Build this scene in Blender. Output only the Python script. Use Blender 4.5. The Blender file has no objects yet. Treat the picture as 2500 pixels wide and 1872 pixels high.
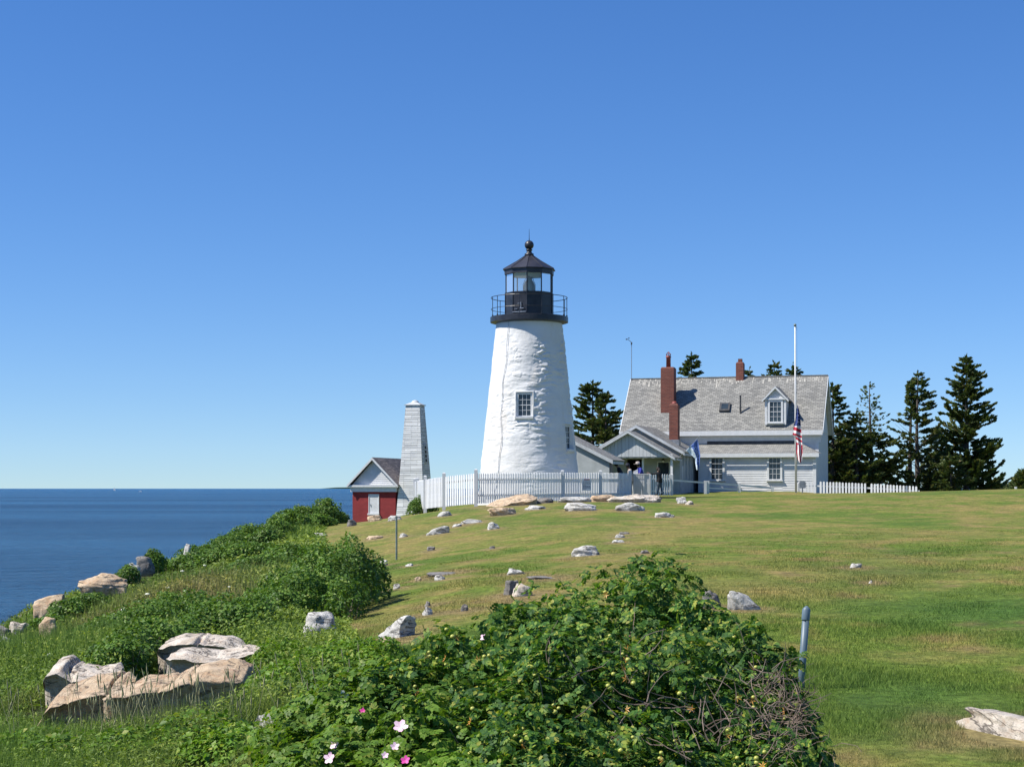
import bpy, bmesh, math, random
import numpy as np
from mathutils import Vector, Matrix
random.seed(7); rng = np.random.default_rng(7)
PI = math.pi; R = math.radians
SC = bpy.context.scene; COL = SC.collection
# ------------------------------------------------------------------ camera, sky, sun, exposure
F = 4050.0                                   # focal length in photo pixels (photo 2500 wide); eye at z=0, level
cd = bpy.data.cameras.new('camera'); cam = bpy.data.objects.new('camera', cd); COL.objects.link(cam)
cam.location = (0, 0, 0); cam.rotation_euler = (R(90), 0, 0)
cd.sensor_width = 36; cd.lens = 36*F/2500; cd.shift_y = 256/2500; cd.clip_start = .1; cd.clip_end = 200000
SC.camera = cam
SUN_EL = 51.0
hx, hy = -.966, -.258                        # horizontal direction towards the sun
W = bpy.data.worlds.new('World'); SC.world = W; W.use_nodes = True
nt = W.node_tree; bg = nt.nodes['Background']
sky = nt.nodes.new('ShaderNodeTexSky'); sky.sky_type = 'NISHITA'; sky.sun_disc = False
sky.sun_elevation = R(SUN_EL); sky.sun_rotation = math.atan2(hx, hy)
sky.altitude = 0; sky.air_density = 1.0; sky.dust_density = 0.0; sky.ozone_density = 3.0
tcw = nt.nodes.new('ShaderNodeTexCoord'); mpw = nt.nodes.new('ShaderNodeVectorMath'); mpw.operation = 'ADD'; mpw.inputs[1].default_value = (0, 0, .035)
nt.links.new(tcw.outputs['Generated'], mpw.inputs[0]); nrw = nt.nodes.new('ShaderNodeVectorMath'); nrw.operation = 'NORMALIZE'
nt.links.new(mpw.outputs[0], nrw.inputs[0]); nt.links.new(nrw.outputs[0], sky.inputs[0])
hs = nt.nodes.new('ShaderNodeHueSaturation'); hs.inputs['Saturation'].default_value = 1.22; nt.links.new(sky.outputs[0], hs.inputs['Color'])
tn = nt.nodes.new('ShaderNodeMix'); tn.data_type = 'RGBA'; tn.blend_type = 'MULTIPLY'; tn.inputs[0].default_value = 1; tn.inputs[7].default_value = (.83, .985, 1.30, 1); tn.clamp_result = False
nt.links.new(hs.outputs[0], tn.inputs[6]); nt.links.new(tn.outputs[2], bg.inputs[0]); bg.inputs[1].default_value = .079
sd = bpy.data.lights.new('sun', 'SUN'); sd.energy = 5.0; sd.angle = R(.53); sd.color = (1, .955, .88)
sun = bpy.data.objects.new('sun', sd); COL.objects.link(sun)
ce = math.cos(R(SUN_EL)); SV = Vector((hx*ce, hy*ce, math.sin(R(SUN_EL))))
sun.rotation_euler = SV.to_track_quat('Z', 'Y').to_euler(); sun.location = (0, 0, 60)
SC.view_settings.view_transform = 'Standard'; SC.view_settings.look = 'None'
SC.view_settings.exposure = 0.48; SC.view_settings.gamma = 1
# ------------------------------------------------------------------ helpers
def P(px, py, Y): return Vector(((px-1250)/F*Y, Y, (1192-py)/F*Y))
ORG = {}
def tag(o, label=None, cat=None, group=None, kind=None):
    if label: o['label'] = label
    if cat: o['category'] = cat
    if group: o['group'] = group
    if kind: o['kind'] = kind
    return o
def thing(name, label, cat, loc=(0, 0, 0), group=None, kind=None):
    o = bpy.data.objects.new(name, None); COL.objects.link(o); o.location = loc
    o.empty_display_size = .2; ORG[o.name] = Vector(loc); return tag(o, label, cat, group, kind)
def auto_uv(me):
    n = len(me.loops); co = np.empty(len(me.vertices)*3); me.vertices.foreach_get('co', co); co = co.reshape(-1, 3)
    lv = np.empty(n, int); me.loops.foreach_get('vertex_index', lv)
    npoly = len(me.polygons); nn = np.empty(npoly*3); me.polygons.foreach_get('normal', nn); nn = nn.reshape(-1, 3)
    lt = np.empty(npoly, int); me.polygons.foreach_get('loop_total', lt)
    N = np.repeat(nn, lt, axis=0)
    t = np.stack([-N[:, 1], N[:, 0], np.zeros(n)], 1); l = np.linalg.norm(t, axis=1); bad = l < .05
    t[bad] = (1, 0, 0); l[bad] = 1; t /= l[:, None]; b = np.cross(N, t)
    c = co[lv]; uv = np.stack([(c*t).sum(1), (c*b).sum(1)], 1)
    me.uv_layers.new(name='UVMap').data.foreach_set('uv', uv.ravel())
def link_mesh(name, me, mat, parent=None, smooth=False, uv=False):
    if mat is not None:
        for m in (mat if isinstance(mat, (list, tuple)) else [mat]): me.materials.append(m)
    if smooth: me.polygons.foreach_set('use_smooth', [True]*len(me.polygons))
    if uv: auto_uv(me)
    o = bpy.data.objects.new(name, me); COL.objects.link(o)
    if parent is not None:
        o.parent = parent; off = ORG[parent.name]; me.transform(Matrix.Translation(-off)); ORG[o.name] = off
    else: ORG[o.name] = Vector((0, 0, 0))
    return o
def np_mesh(name, V, Fc, mat, parent=None, smooth=False, col=None, rebase=None, uv=False):
    """V (n,3), Fc (m,k) equal-sided faces"""
    V = np.asarray(V, dtype=np.float64)
    me = bpy.data.meshes.new(name); m, k = Fc.shape
    loc = None
    if rebase is not None and parent is None: loc = np.array(rebase, float); V = V-loc
    me.vertices.add(len(V)); me.vertices.foreach_set('co', V.astype(np.float32).ravel())
    me.loops.add(m*k); me.loops.foreach_set('vertex_index', Fc.astype(np.int32).ravel())
    me.polygons.add(m); me.polygons.foreach_set('loop_start', np.arange(0, m*k, k, dtype=np.int32))
    me.update(calc_edges=True)
    if col is not None:
        a = me.color_attributes.new('Col', 'FLOAT_COLOR', 'POINT')
        c4 = np.ones((len(V), 4), np.float32); c4[:, :3] = col; a.data.foreach_set('color', c4.ravel())
    o = link_mesh(name, me, mat, parent, smooth, uv)
    if loc is not None: o.location = loc; ORG[o.name] = Vector(loc)
    return o
class MB:
    def __init__(s, T=None): s.v = []; s.f = []; s.T = T
    def pt(s, p): s.v.append(tuple(s.T(*p)) if s.T else tuple(p)); return len(s.v)-1
    def poly(s, pts): s.f.append([s.pt(p) for p in pts]); return s
    def hexa(s, c):      # 8 corners: bottom 4 ccw, top 4 ccw
        i = [s.pt(p) for p in c]
        for q in ((3, 2, 1, 0), (4, 5, 6, 7), (0, 1, 5, 4), (1, 2, 6, 5), (2, 3, 7, 6), (3, 0, 4, 7)): s.f.append([i[k] for k in q])
        return s
    def box(s, x0, x1, y0, y1, z0, z1):
        return s.hexa([(x0, y0, z0), (x1, y0, z0), (x1, y1, z0), (x0, y1, z0), (x0, y0, z1), (x1, y0, z1), (x1, y1, z1), (x0, y1, z1)])
    def prism(s, pts, a, b):   # pts: list of (x,z) polygon, extruded along local y a..b
        n = len(pts); A = [s.pt((x, a, z)) for x, z in pts]; B = [s.pt((x, b, z)) for x, z in pts]
        s.f.append(A); s.f.append(B[::-1])
        for i in range(n): j = (i+1) % n; s.f.append([A[i], B[i], B[j], A[j]])
        return s
    def slab(s, q, t):   # quad q (4 pts) with thickness t downward along -normal
        a = [Vector(p) for p in q]; n = (a[1]-a[0]).cross(a[3]-a[0]).normalized(); n = -n if n.z < 0 else n
        lo = [p-n*t for p in a]; return s.hexa([*lo, *a])
    def tube(s, pts, r, k=8, cap=True):
        pts = [Vector(p) for p in pts]; rs = r if isinstance(r, (list, tuple)) else [r]*len(pts); rings = []
        for i, p in enumerate(pts):
            d = (pts[min(i+1, len(pts)-1)]-pts[max(i-1, 0)]).normalized()
            a = d.orthogonal().normalized() if abs(d.z) > .99 or i == 0 else (pa-d*pa.dot(d)).normalized()
            pa = a; b = d.cross(a)
            rings.append([s.pt(p+(a*math.cos(2*PI*j/k)+b*math.sin(2*PI*j/k))*rs[i]) for j in range(k)])
        for A, B in zip(rings, rings[1:]):
            for j in range(k): s.f.append([A[j], A[(j+1) % k], B[(j+1) % k], B[j]])
        if cap: s.f.append(rings[0][::-1]); s.f.append(rings[-1])
        return s
    def lathe(s, prof, k=32, c=(0, 0), a0=0.0):
        rings = []
        for r, z in prof: rings.append([s.pt((c[0]+r*math.cos(a0+2*PI*j/k), c[1]+r*math.sin(a0+2*PI*j/k), z)) for j in range(k)])
        for A, B in zip(rings, rings[1:]):
            for j in range(k): s.f.append([A[j], A[(j+1) % k], B[(j+1) % k], B[j]])
        return s
    def ring(s, c, r, z, t, k=48):
        pr = [[(r+t*math.cos(q)), z+t*math.sin(q)] for q in np.linspace(0, 2*PI, 6, endpoint=False)]; pr.append(pr[0])
        return s.lathe(pr, k, c)
    def build(s, name, mat, parent=None, smooth=False, uv=False, loc=None):
        me = bpy.data.meshes.new(name)
        v = s.v
        if parent is None and loc is not None: v = [(a-loc[0], b-loc[1], c-loc[2]) for a, b, c in v]
        me.from_pydata(v, [], s.f); me.update()
        bm = bmesh.new(); bm.from_mesh(me); bmesh.ops.recalc_face_normals(bm, faces=bm.faces); bm.to_mesh(me); bm.free()
        o = link_mesh(name, me, mat, parent, smooth, uv)
        if parent is None and loc is not None: o.location = loc; ORG[o.name] = Vector(loc)
        return o
# numpy value noise
def _h(i, j, k, s): 
    n = np.sin(i*127.1+j*311.7+k*74.7+s*53.3)*43758.5453; return n-np.floor(n)
def vn(x, y, z=0.0, s=0):
    x, y, z = np.broadcast_arrays(np.asarray(x, float), y, z)
    xi, yi, zi = np.floor(x), np.floor(y), np.floor(z); u, v, w = x-xi, y-yi, z-zi
    u, v, w = (t*t*(3-2*t) for t in (u, v, w)); r = 0
    for a in (0, 1):
        for b in (0, 1):
            for c in (0, 1):
                r = r+_h(xi+a, yi+b, zi+c, s)*(u if a else 1-u)*(v if b else 1-v)*(w if c else 1-w)
    return r*2-1
def fbm(x, y, z=0.0, o=4, s=0):
    r = 0; a = 1; t = 0
    for i in range(o): r = r+a*vn(np.asarray(x)*2**i, np.asarray(y)*2**i, np.asarray(z)*2**i, s+i); t += a; a *= .5
    return r/t
# ------------------------------------------------------------------ materials
def newmat(name):
    m = bpy.data.materials.new(name); m.use_nodes = True; n = m.node_tree; b = n.nodes['Principled BSDF']; return m, n, b
def ramp(n, fac, cols):
    r = n.nodes.new('ShaderNodeValToRGB'); e = r.color_ramp.elements
    while len(e) < len(cols): e.new(.5)
    for i, (p, c) in enumerate(cols): e[i].position = p; e[i].color = (*c, 1)
    n.links.new(fac, r.inputs[0]); return r.outputs[0]
def noise(n, scale, detail=4, rough=.55, coord='Object', stretch=None, dist=0):
    tc = n.nodes.new('ShaderNodeTexCoord'); src = tc.outputs[coord]
    if stretch:
        mp = n.nodes.new('ShaderNodeMapping'); mp.inputs['Scale'].default_value = stretch; n.links.new(src, mp.inputs[0]); src = mp.outputs[0]
    t = n.nodes.new('ShaderNodeTexNoise'); t.inputs['Scale'].default_value = scale; t.inputs['Detail'].default_value = detail
    t.inputs['Roughness'].default_value = rough; t.inputs['Distortion'].default_value = dist
    n.links.new(src, t.inputs['Vector']); return t.outputs['Fac']
def bump(n, b, h, strength=.4, dist=.02):
    k = n.nodes.new('ShaderNodeBump'); k.inputs['Strength'].default_value = strength; k.inputs['Distance'].default_value = dist
    n.links.new(h, k.inputs['Height']); n.links.new(k.outputs[0], b.inputs['Normal']); return k
def mixc(n, fac, a, b, mode='MIX'):
    m = n.nodes.new('ShaderNodeMix'); m.data_type = 'RGBA'; m.blend_type = mode
    if isinstance(fac, (int, float)): m.inputs[0].default_value = fac
    else: n.links.new(fac, m.inputs[0])
    for v, i in ((a, 6), (b, 7)):
        if isinstance(v, tuple): m.inputs[i].default_value = (*v, 1)
        else: n.links.new(v, m.inputs[i])
    return m.outputs[2]
def pm(name, c1, c2, scale=3, rough=.6, bs=.3, bd=.01, bscale=None, stretch=None, lo=.35, hi=.65, metal=0, detail=5):
    m, n, b = newmat(name)
    f = noise(n, scale, detail, stretch=stretch); n.links.new(ramp(n, f, [(lo, c1), (hi, c2)]), b.inputs['Base Color'])
    b.inputs['Roughness'].default_value = rough; b.inputs['Metallic'].default_value = metal
    if bs: bump(n, b, noise(n, bscale or scale*4, 4, stretch=stretch), bs, bd)
    return m
def foliage(name, cols, rough=.5, trans=.3, usecol=False):
    m, n, b = newmat(name); g = n.nodes.new('ShaderNodeNewGeometry')
    c = ramp(n, g.outputs['Random Per Island'], cols)
    f = noise(n, 1.7, 3); c = mixc(n, .55, c, ramp(n, f, [(.35, (.55, .55, .5)), (.65, (1.35, 1.3, 1.1))]), 'MULTIPLY')
    if usecol:
        a = n.nodes.new('ShaderNodeVertexColor'); a.layer_name = 'Col'; c = mixc(n, 1.0, c, a.outputs[0], 'MULTIPLY')
    n.links.new(c, b.inputs['Base Color']); b.inputs['Roughness'].default_value = rough
    b.inputs['Specular IOR Level'].default_value = .22
    t = n.nodes.new('ShaderNodeBsdfTranslucent'); n.links.new(mixc(n, 1.0, c, (1.2, 1.3, .5), 'MULTIPLY'), t.inputs[0])
    mx = n.nodes.new('ShaderNodeMixShader'); mx.inputs[0].default_value = trans
    n.links.new(b.outputs[0], mx.inputs[1]); n.links.new(t.outputs[0], mx.inputs[2])
    n.links.new(mx.outputs[0], n.nodes['Material Output'].inputs[0]); return m
M = {}
M['white'] = pm('white_paint', (.58, .58, .57), (.67, .67, .66), 2.5, .5, .15, .004)
M['trim'] = pm('white_trim', (.60, .61, .60), (.68, .68, .67), 5, .5, .1, .003)
M['greywall'] = pm('weathered_shaded_wall_paint', (.33, .355, .355), (.42, .445, .445), 2.2, .7, .25, .006)  # weathered paint; part of the walls' shade is put into this grey
M['picket'] = pm('fresh_white_paint', (.74, .74, .73), (.82, .82, .81), 6, .5, .1, .003)
M['oldwhite'] = pm('weathered_white_boards', (.38, .40, .41), (.52, .54, .545), 2.2, .7, .3, .006, stretch=(1, 1, .25), lo=.3, hi=.6)
M['black'] = pm('black_paint', (.012, .012, .015), (.03, .03, .035), 3, .38, .2, .003)
M['blackroof'] = pm('black_sheet_roof', (.018, .018, .024), (.04, .04, .05), 1.5, .45, .1, .003)
M['glassdark'] = pm('dark_window_glass', (.012, .018, .025), (.05, .07, .085), 1.3, .08, .0)
M['pole'] = pm('grey_conduit', (.08, .12, .15), (.15, .21, .25), 9, .45, .25, .002, stretch=(1, 1, .2))
M['polegreen'] = pm('grey_green_steel', (.10, .13, .12), (.19, .23, .21), 9, .5, .2, .002)
M['rod'] = pm('grey_metal', (.25, .26, .27), (.4, .41, .42), 6, .4, .1, .001, metal=.6)
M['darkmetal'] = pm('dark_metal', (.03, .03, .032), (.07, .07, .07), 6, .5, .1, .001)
M['interior'] = pm('dark_interior', (.01, .009, .008), (.03, .025, .02), 3, .8, 0)
M['bark'] = pm('spruce_bark', (.05, .038, .03), (.12, .10, .085), 8, .9, .6, .02, stretch=(1, 1, .3))
M['twig'] = pm('dead_twigs', (.14, .095, .07), (.30, .23, .18), 12, .85, .4, .003)
M['stem'] = pm('green_stems', (.05, .06, .02), (.12, .13, .05), 10, .7, 0)
M['soilgap'] = pm('leaf_litter', (.02, .022, .012), (.05, .045, .025), 6, .95, .6, .02)
M['skin'] = pm('skin', (.30, .17, .12), (.38, .23, .16), 10, .55, 0)
M['lamp'] = pm('lamp_glass', (.6, .6, .58), (.8, .8, .78), 3, .2, 0)
def cloth(nm, c): M[nm] = pm(nm, tuple(x*.8 for x in c), tuple(x*1.15 for x in c), 14, .8, .3, .004)
cloth('navy_cloth', (.012, .014, .028)); cloth('blue_cloth', (.02, .03, .28)); cloth('black_cloth', (.006, .006, .007))
cloth('jeans_cloth', (.10, .13, .16)); cloth('beige_cloth', (.42, .36, .32)); cloth('khaki_cloth', (.25, .22, .17)); cloth('hair', (.02, .013, .01))
cloth('flag_red', (.45, .015, .04)); cloth('flag_white', (.75, .74, .74)); cloth('flag_blue', (.02, .04, .17)); cloth('open_blue', (.09, .16, .42)); cloth('open_white', (.62, .72, .80))
cloth('sail', (.75, .75, .73)); cloth('shoe', (.03, .025, .02))
# tower paint: white with stains of its own
m, n, b = newmat('tower_whitewash'); M['tower'] = m
f = noise(n, .55, 5); c = ramp(n, f, [(.3, (.62, .605, .57)), (.6, (.71, .705, .685))])
s_ = noise(n, .9, 6, .7, stretch=(1, 1, .28)); c = mixc(n, ramp(n, s_, [(.57, (0, 0, 0)), (.75, (.6, .6, .6))]), c, (.62, .52, .40))
n.links.new(c, b.inputs['Base Color']); b.inputs['Roughness'].default_value = .65; bump(n, b, noise(n, 5, 6), .35, .03)
# shingles
def shingle(name, cols, bw=.28, rh=.13, mort=(.10, .095, .085), streak=True):
    m, n, b = newmat(name); tc = n.nodes.new('ShaderNodeTexCoord')
    t = n.nodes.new('ShaderNodeTexBrick'); n.links.new(tc.outputs['UV'], t.inputs[0])
    t.inputs['Scale'].default_value = 1; t.inputs['Brick Width'].default_value = bw; t.inputs['Row Height'].default_value = rh
    t.inputs['Mortar Size'].default_value = .012; t.inputs['Mortar Smooth'].default_value = .3; t.inputs['Bias'].default_value = 0
    t.offset = .5; t.inputs['Color1'].default_value = (*cols[0], 1); t.inputs['Color2'].default_value = (*cols[1], 1); t.inputs['Mortar'].default_value = (*mort, 1)
    c = t.outputs[0]
    f = noise(n, .9, 5, coord='UV'); c = mixc(n, .5, c, ramp(n, f, [(.3, (.7, .7, .7)), (.7, (1.25, 1.22, 1.15))]), 'MULTIPLY')
    n.links.new(c, b.inputs['Base Color']); b.inputs['Roughness'].default_value = .85
    k = n.nodes.new('ShaderNodeMath'); k.operation = 'SUBTRACT'; k.inputs[0].default_value = 1; n.links.new(t.outputs['Fac'], k.inputs[1])
    bump(n, b, k.outputs[0], .6, .02); return m
M['shingle'] = shingle('grey_shingles', [(.17, .17, .16), (.305, .30, .275)])
M['shingledark'] = shingle('brown_shingles', [(.13, .115, .11), (.26, .22, .21)], .35, .16, (.04, .035, .035))
M['brickred'] = shingle('red_painted_brick', [(.26, .026, .028), (.31, .036, .036)], .22, .085, (.18, .018, .02))
M['brick'] = shingle('chimney_brick', [(.15, .040, .028), (.22, .062, .04)], .24, .09, (.16, .09, .07))
# droppings near the ridge of the big roof
# rock
def rockmat(name, base, light, streak, vein=.55):
    m, n, b = newmat(name)
    c = ramp(n, noise(n, 3.0, 8, .65, dist=.6), [(.30, base), (.62, light)])
    c = mixc(n, ramp(n, noise(n, 4.5, 8, .7, stretch=(1, 1, 3), dist=1.2), [(.50, (0, 0, 0)), (.66, (vein, vein, vein))]), c, streak)
    c = mixc(n, ramp(n, noise(n, 1.3, 9, .75, dist=.8), [(.52, (0, 0, 0)), (.68, (.6, .6, .6))]), c, (.13, .12, .11))
    c = mixc(n, ramp(n, noise(n, 24, 6, .8), [(.56, (0, 0, 0)), (.66, (.6, .6, .6))]), c, (.06, .055, .05))
    cf = noise(n, 1.5, 5, .6, stretch=(.45, 1, 2.0), dist=.9); cr = ramp(n, cf, [(.485, (0, 0, 0)), (.497, (.8, .8, .8)), (.503, (.8, .8, .8)), (.515, (0, 0, 0))]); c = mixc(n, cr, c, (.05, .04, .03))
    n.links.new(c, b.inputs['Base Color']); b.inputs['Roughness'].default_value = .85
    bump(n, b, noise(n, 7, 12, .72, dist=.8), 1.0, .06); return m
M['rockwhite'] = rockmat('white_rock', (.42, .40, .36), (.70, .68, .62), (.20, .195, .185))
M['rocktan'] = rockmat('tan_rock', (.44, .31, .18), (.64, .50, .34), (.42, .19, .08))
M['rockgrey'] = rockmat('grey_rock', (.17, .16, .145), (.30, .275, .245), (.09, .085, .08))
M['rockpink'] = rockmat('pale_ledge_rock', (.50, .42, .32), (.72, .65, .55), (.42, .24, .12))
# terrain / lawn
def colmat(name, nscale, lo, hi, rough=.9, bs=.5, bd=.03, cliff=False):
    m, n, b = newmat(name); a = n.nodes.new('ShaderNodeVertexColor'); a.layer_name = 'Col'; c = a.outputs[0]
    c = mixc(n, 1, c, ramp(n, noise(n, nscale, 8, .7, stretch=(1, .7, 1)), [(.3, (lo,)*3), (.7, (hi,)*3)]), 'MULTIPLY')
    c = mixc(n, 1, c, ramp(n, noise(n, nscale*.12, 6, .65), [(.3, (.7, .76, .7)), (.7, (1.25, 1.18, 1.1))]), 'MULTIPLY')
    c = mixc(n, 1, c, ramp(n, noise(n, nscale*.4, 5, .7), [(.32, (.62, .66, .62)), (.68, (1.32, 1.28, 1.2))]), 'MULTIPLY')
    if cliff:
        g = n.nodes.new('ShaderNodeNewGeometry'); sx = n.nodes.new('ShaderNodeSeparateXYZ'); n.links.new(g.outputs['True Normal'], sx.inputs[0])
        r = ramp(n, sx.outputs['Z'], [(.70, (1, 1, 1)), (.84, (0, 0, 0))])
        c = mixc(n, r, c, ramp(n, noise(n, .8, 8, .7), [(.35, (.12, .10, .09)), (.65, (.42, .36, .30))]))
    n.links.new(c, b.inputs['Base Color']); b.inputs['Roughness'].default_value = rough; b.inputs['Specular IOR Level'].default_value = .1
    if bs: bump(n, b, noise(n, nscale*2.5, 8, .75), bs, bd)
    return m
M['ground'] = colmat('turf', 14, .45, 1.5, cliff=True)
m, n, b = newmat('grass_blades'); M['blade'] = m
a = n.nodes.new('ShaderNodeVertexColor'); a.layer_name = 'Col'; g = n.nodes.new('ShaderNodeNewGeometry')
c = mixc(n, 1, a.outputs[0], ramp(n, g.outputs['Random Per Island'], [(0, (.5, .62, .5)), (.6, (1.1, 1.12, 1)), (1, (2.0, 1.75, 1.6))]), 'MULTIPLY')
n.links.new(c, b.inputs['Base Color']); b.inputs['Roughness'].default_value = .6; b.inputs['Specular IOR Level'].default_value = .2
t = n.nodes.new('ShaderNodeBsdfTranslucent'); n.links.new(c, t.inputs[0]); mx = n.nodes.new('ShaderNodeMixShader'); mx.inputs[0].default_value = .35
n.links.new(b.outputs[0], mx.inputs[1]); n.links.new(t.outputs[0], mx.inputs[2]); n.links.new(mx.outputs[0], n.nodes['Material Output'].inputs[0])
M['roseleaf'] = foliage('rose_leaves', [(0, (.026, .078, .02)), (.42, (.058, .145, .03)), (.74, (.12, .23, .038)), (.88, (.25, .34, .055)), (1, (.38, .37, .08))], .55, .35)
M['brightleaf'] = foliage('bright_leaves', [(0, (.07, .14, .02)), (.5, (.13, .25, .03)), (.9, (.19, .29, .045)), (1, (.32, .34, .08))], .48, .35)
M['shrubleaf'] = foliage('shrub_leaves', [(0, (.05, .105, .022)), (.5, (.095, .19, .033)), (.88, (.16, .26, .045)), (1, (.20, .25, .06))], .5, .28)
M['under'] = foliage('undergrowth_leaves', [(0, (.6, .7, .6)), (.5, (1, 1, 1)), (.9, (1.5, 1.4, 1.2)), (1, (2.2, 1.8, 1.5))], .55, .3, usecol=True)
M['needle'] = foliage('spruce_needles', [(0, (.05, .08, .032)), (.5, (.09, .135, .048)), (.85, (.15, .17, .06)), (1, (.20, .17, .08))], .6, .25)
M['hip'] = pm('green_yellow_hips', (.32, .38, .07), (.50, .46, .09), 20, .4, 0)
M['hiporange'] = pm('orange_sepals', (.55, .20, .04), (.55, .35, .06), 20, .5, 0)
M['petal'] = pm('pink_petals', (.75, .45, .58), (.85, .66, .72), 20, .6, 0)
M['petaldark'] = pm('magenta_petals', (.55, .03, .25), (.65, .06, .32), 20, .6, 0)
M['petalwhite'] = pm('white_florets', (.6, .62, .45), (.8, .8, .68), 20, .7, 0)
# sea
m, n, b = newmat('sea_water'); M['sea'] = m
cc = ramp(n, noise(n, .006, 5, .6, stretch=(.2, 1, 1)), [(.34, (.006, .060, .150)), (.62, (.035, .145, .29))])
n.links.new(cc, b.inputs['Base Color']); b.inputs['Roughness'].default_value = .25; b.inputs['IOR'].default_value = 1.2; b.inputs['Specular IOR Level'].default_value = .35
h1 = noise(n, .26, 7, .66, stretch=(.5, 1, 1)); h2 = noise(n, .03, 3, .5, stretch=(.5, 1, 1))
ad = n.nodes.new('ShaderNodeMath'); ad.operation = 'MULTIPLY_ADD'; n.links.new(h2, ad.inputs[0]); ad.inputs[1].default_value = 2.5; n.links.new(h1, ad.inputs[2])
bump(n, b, ad.outputs[0], 1.0, 11.0)
# ------------------------------------------------------------------ terrain
SEA = -10.0
CP = [(0, 0, -1.65), (6, 0, -1.6), (-6, 0, -1.7), (0, 5, -1.65), (14, 6, -1.5), (-12, 8, -2.0), (0, -15, -1.6), (20, -15, -1.5), (-20, -15, -2.2),
      (9, 20, -1.35), (14, 40, -1.1), (26, 60, -.75), (30, 95, -.25), (45, 95, -.3), (60, 60, -.9), (60, 20, -1.2), (50, 140, -1.6), (80, 110, -1.0)]
for px, py, Y in [(2500, 1860, 9.9), (2100, 1700, 13.2), (2400, 1550, 17.5), (1900, 1440, 24), (2100, 1330, 36.7), (2300, 1260, 57), (1900, 1262, 57), (1600, 1266, 57),
                  (1600, 1216, 84), (2000, 1206, 90), (2450, 1202, 95), (1700, 1209, 92), (1900, 1202.5, 96), (1250, 1305, 50), (1430, 1345, 38), (1100, 1430, 27), (1150, 1505, 21), (968, 1365, 45),
                  (1000, 1560, 18), (1010, 1270, 100), (870, 1290, 88), (915, 1272, 116), (1010, 1266, 116), (860, 1500, 25), (780, 1550, 21), (400, 1650, 19), (300, 1790, 15), (100, 1720, 17),
                  (70, 1790, 14), (0, 1872, 10.5), (600, 1872, 10), (0, 1610, 28), (0, 1575, 33), (200, 1510, 36), (450, 1570, 26), (400, 1430, 48), (600, 1400, 50), (700, 1310, 70),
                  (560, 1345, 62), (340, 1400, 52), (450, 1370, 57), (80, 1510, 38), (200, 1455, 44), (1300, 1225, 84), (1162, 1236, 73), (1084, 1244, 74.2), (1038, 1252, 76), (1013, 1256, 79.5),
                  (1375, 1221, 80), (1466, 1216, 83.5), (1538, 1212, 88), (1610, 1209, 96), (1500, 1209, 98), (760, 1290, 90), (700, 1280, 85), (1250, 1262, 62), (1100, 1238, 84), (1045, 1247, 92), (1110, 1240, 105), (1060, 1244, 84), (1030, 1246, 88), (1060, 1241, 96), (1120, 1235, 95), (1165, 1231, 92), (1200, 1232, 110)]:
    q = P(px, py, Y); CP.append((q.x, q.y, q.z))
CP += [(10, 104, -.28), (18.5, 101, -.3), (21, 98.8, -.75), (24.2, 98.2, -1.1), (25, 104, -1.0), (*P(2200, 1203.5, 91),), (*P(2080, 1204, 92),), (30, 112, -1.1), (35, 130, -1.5), (15, 125, -.8), (0, 110, -1.0), (-5, 150, -2.6), (20, 160, -2.2), (-14, 120, -2.6), (-14, 150, -3), (50, 180, -3), (90, 200, -3.5), (0, 210, -5), (-13, 95, -2.8), (60, 250, -4)]
CP = np.array(CP); SCL = np.array([1.0, .6])
def _k(d2): return np.where(d2 > 1e-9, .5*d2*np.log(d2+1e-12), 0)
A2 = CP[:, :2]*SCL; nC = len(A2); D2 = ((A2[:, None]-A2[None])**2).sum(2)
K = _k(D2)+np.eye(nC)*1.0; Q = np.hstack([np.ones((nC, 1)), A2]); L = np.zeros((nC+3, nC+3)); L[:nC, :nC] = K; L[:nC, nC:] = Q; L[nC:, :nC] = Q.T
WT = np.linalg.solve(L, np.concatenate([CP[:, 2], np.zeros(3)]))
SHY = [-40, 0, 20, 33, 38, 45, 52, 58, 66, 75, 86, 95, 120, 160, 230, 260]; SHX = [-13, -12, -11.2, -10.7, -11.2, -11.9, -11.9, -11.7, -11.5, -11.2, -11.6, -12.8, -15, -16, -10, 40]
def gz(x, y, rough=True):
    x = np.atleast_1d(np.asarray(x, float)); y = np.atleast_1d(np.asarray(y, float)); sh = x.shape; x = x.ravel(); y = y.ravel()
    yc = np.clip(y, -15, 250); xc = np.clip(x, -25, 95); p = np.stack([xc, yc], 1)*SCL; z = np.empty(len(x))
    for i in range(0, len(x), 20000):
        q = p[i:i+20000]; z[i:i+20000] = _k(((q[:, None]-A2[None])**2).sum(2))@WT[:nC]+WT[nC]+q@WT[nC+1:]
    d = np.interp(y, SHY, SHX)-x; d = np.clip(d, 0, None); z = z-(.30*d+.16*d**2)
    if rough:
        am = np.clip(np.hypot(x, y)/60, .12, 1)
        z = z+am*(.05*fbm(x*.35, y*.25, 0, 3, 3))+np.clip(d, 0, 3)*.5*fbm(x*.6, y*.6, 0, 4, 9)
    d2 = np.clip(y-235, 0, None); z = z-.02*d2**1.5*(x < 40)
    return np.maximum(z, SEA-2).reshape(sh)
def gz1(x, y): return float(gz(x, y)[0])
YS = np.concatenate([np.arange(6, 40, .08), np.arange(40, 180, .2)])
def hit(px, py):
    x = (px-1250)/F*YS; zl = (1192-py)/F*YS; g = gz(x, YS); w = np.where(g >= zl)[0]
    return float(YS[w[0]]) if len(w) else None
EDY = [5, 7, 9, 12, 15, 19, 22, 25, 30, 38, 45, 52, 60, 70, 82, 92, 115, 130, 400]; EDP = [1250, 1150, 1080, 1000, 960, 880, 850, 870, 930, 880, 820, 800, 800, 790, 820, 850, 858, 858, 700]
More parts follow.
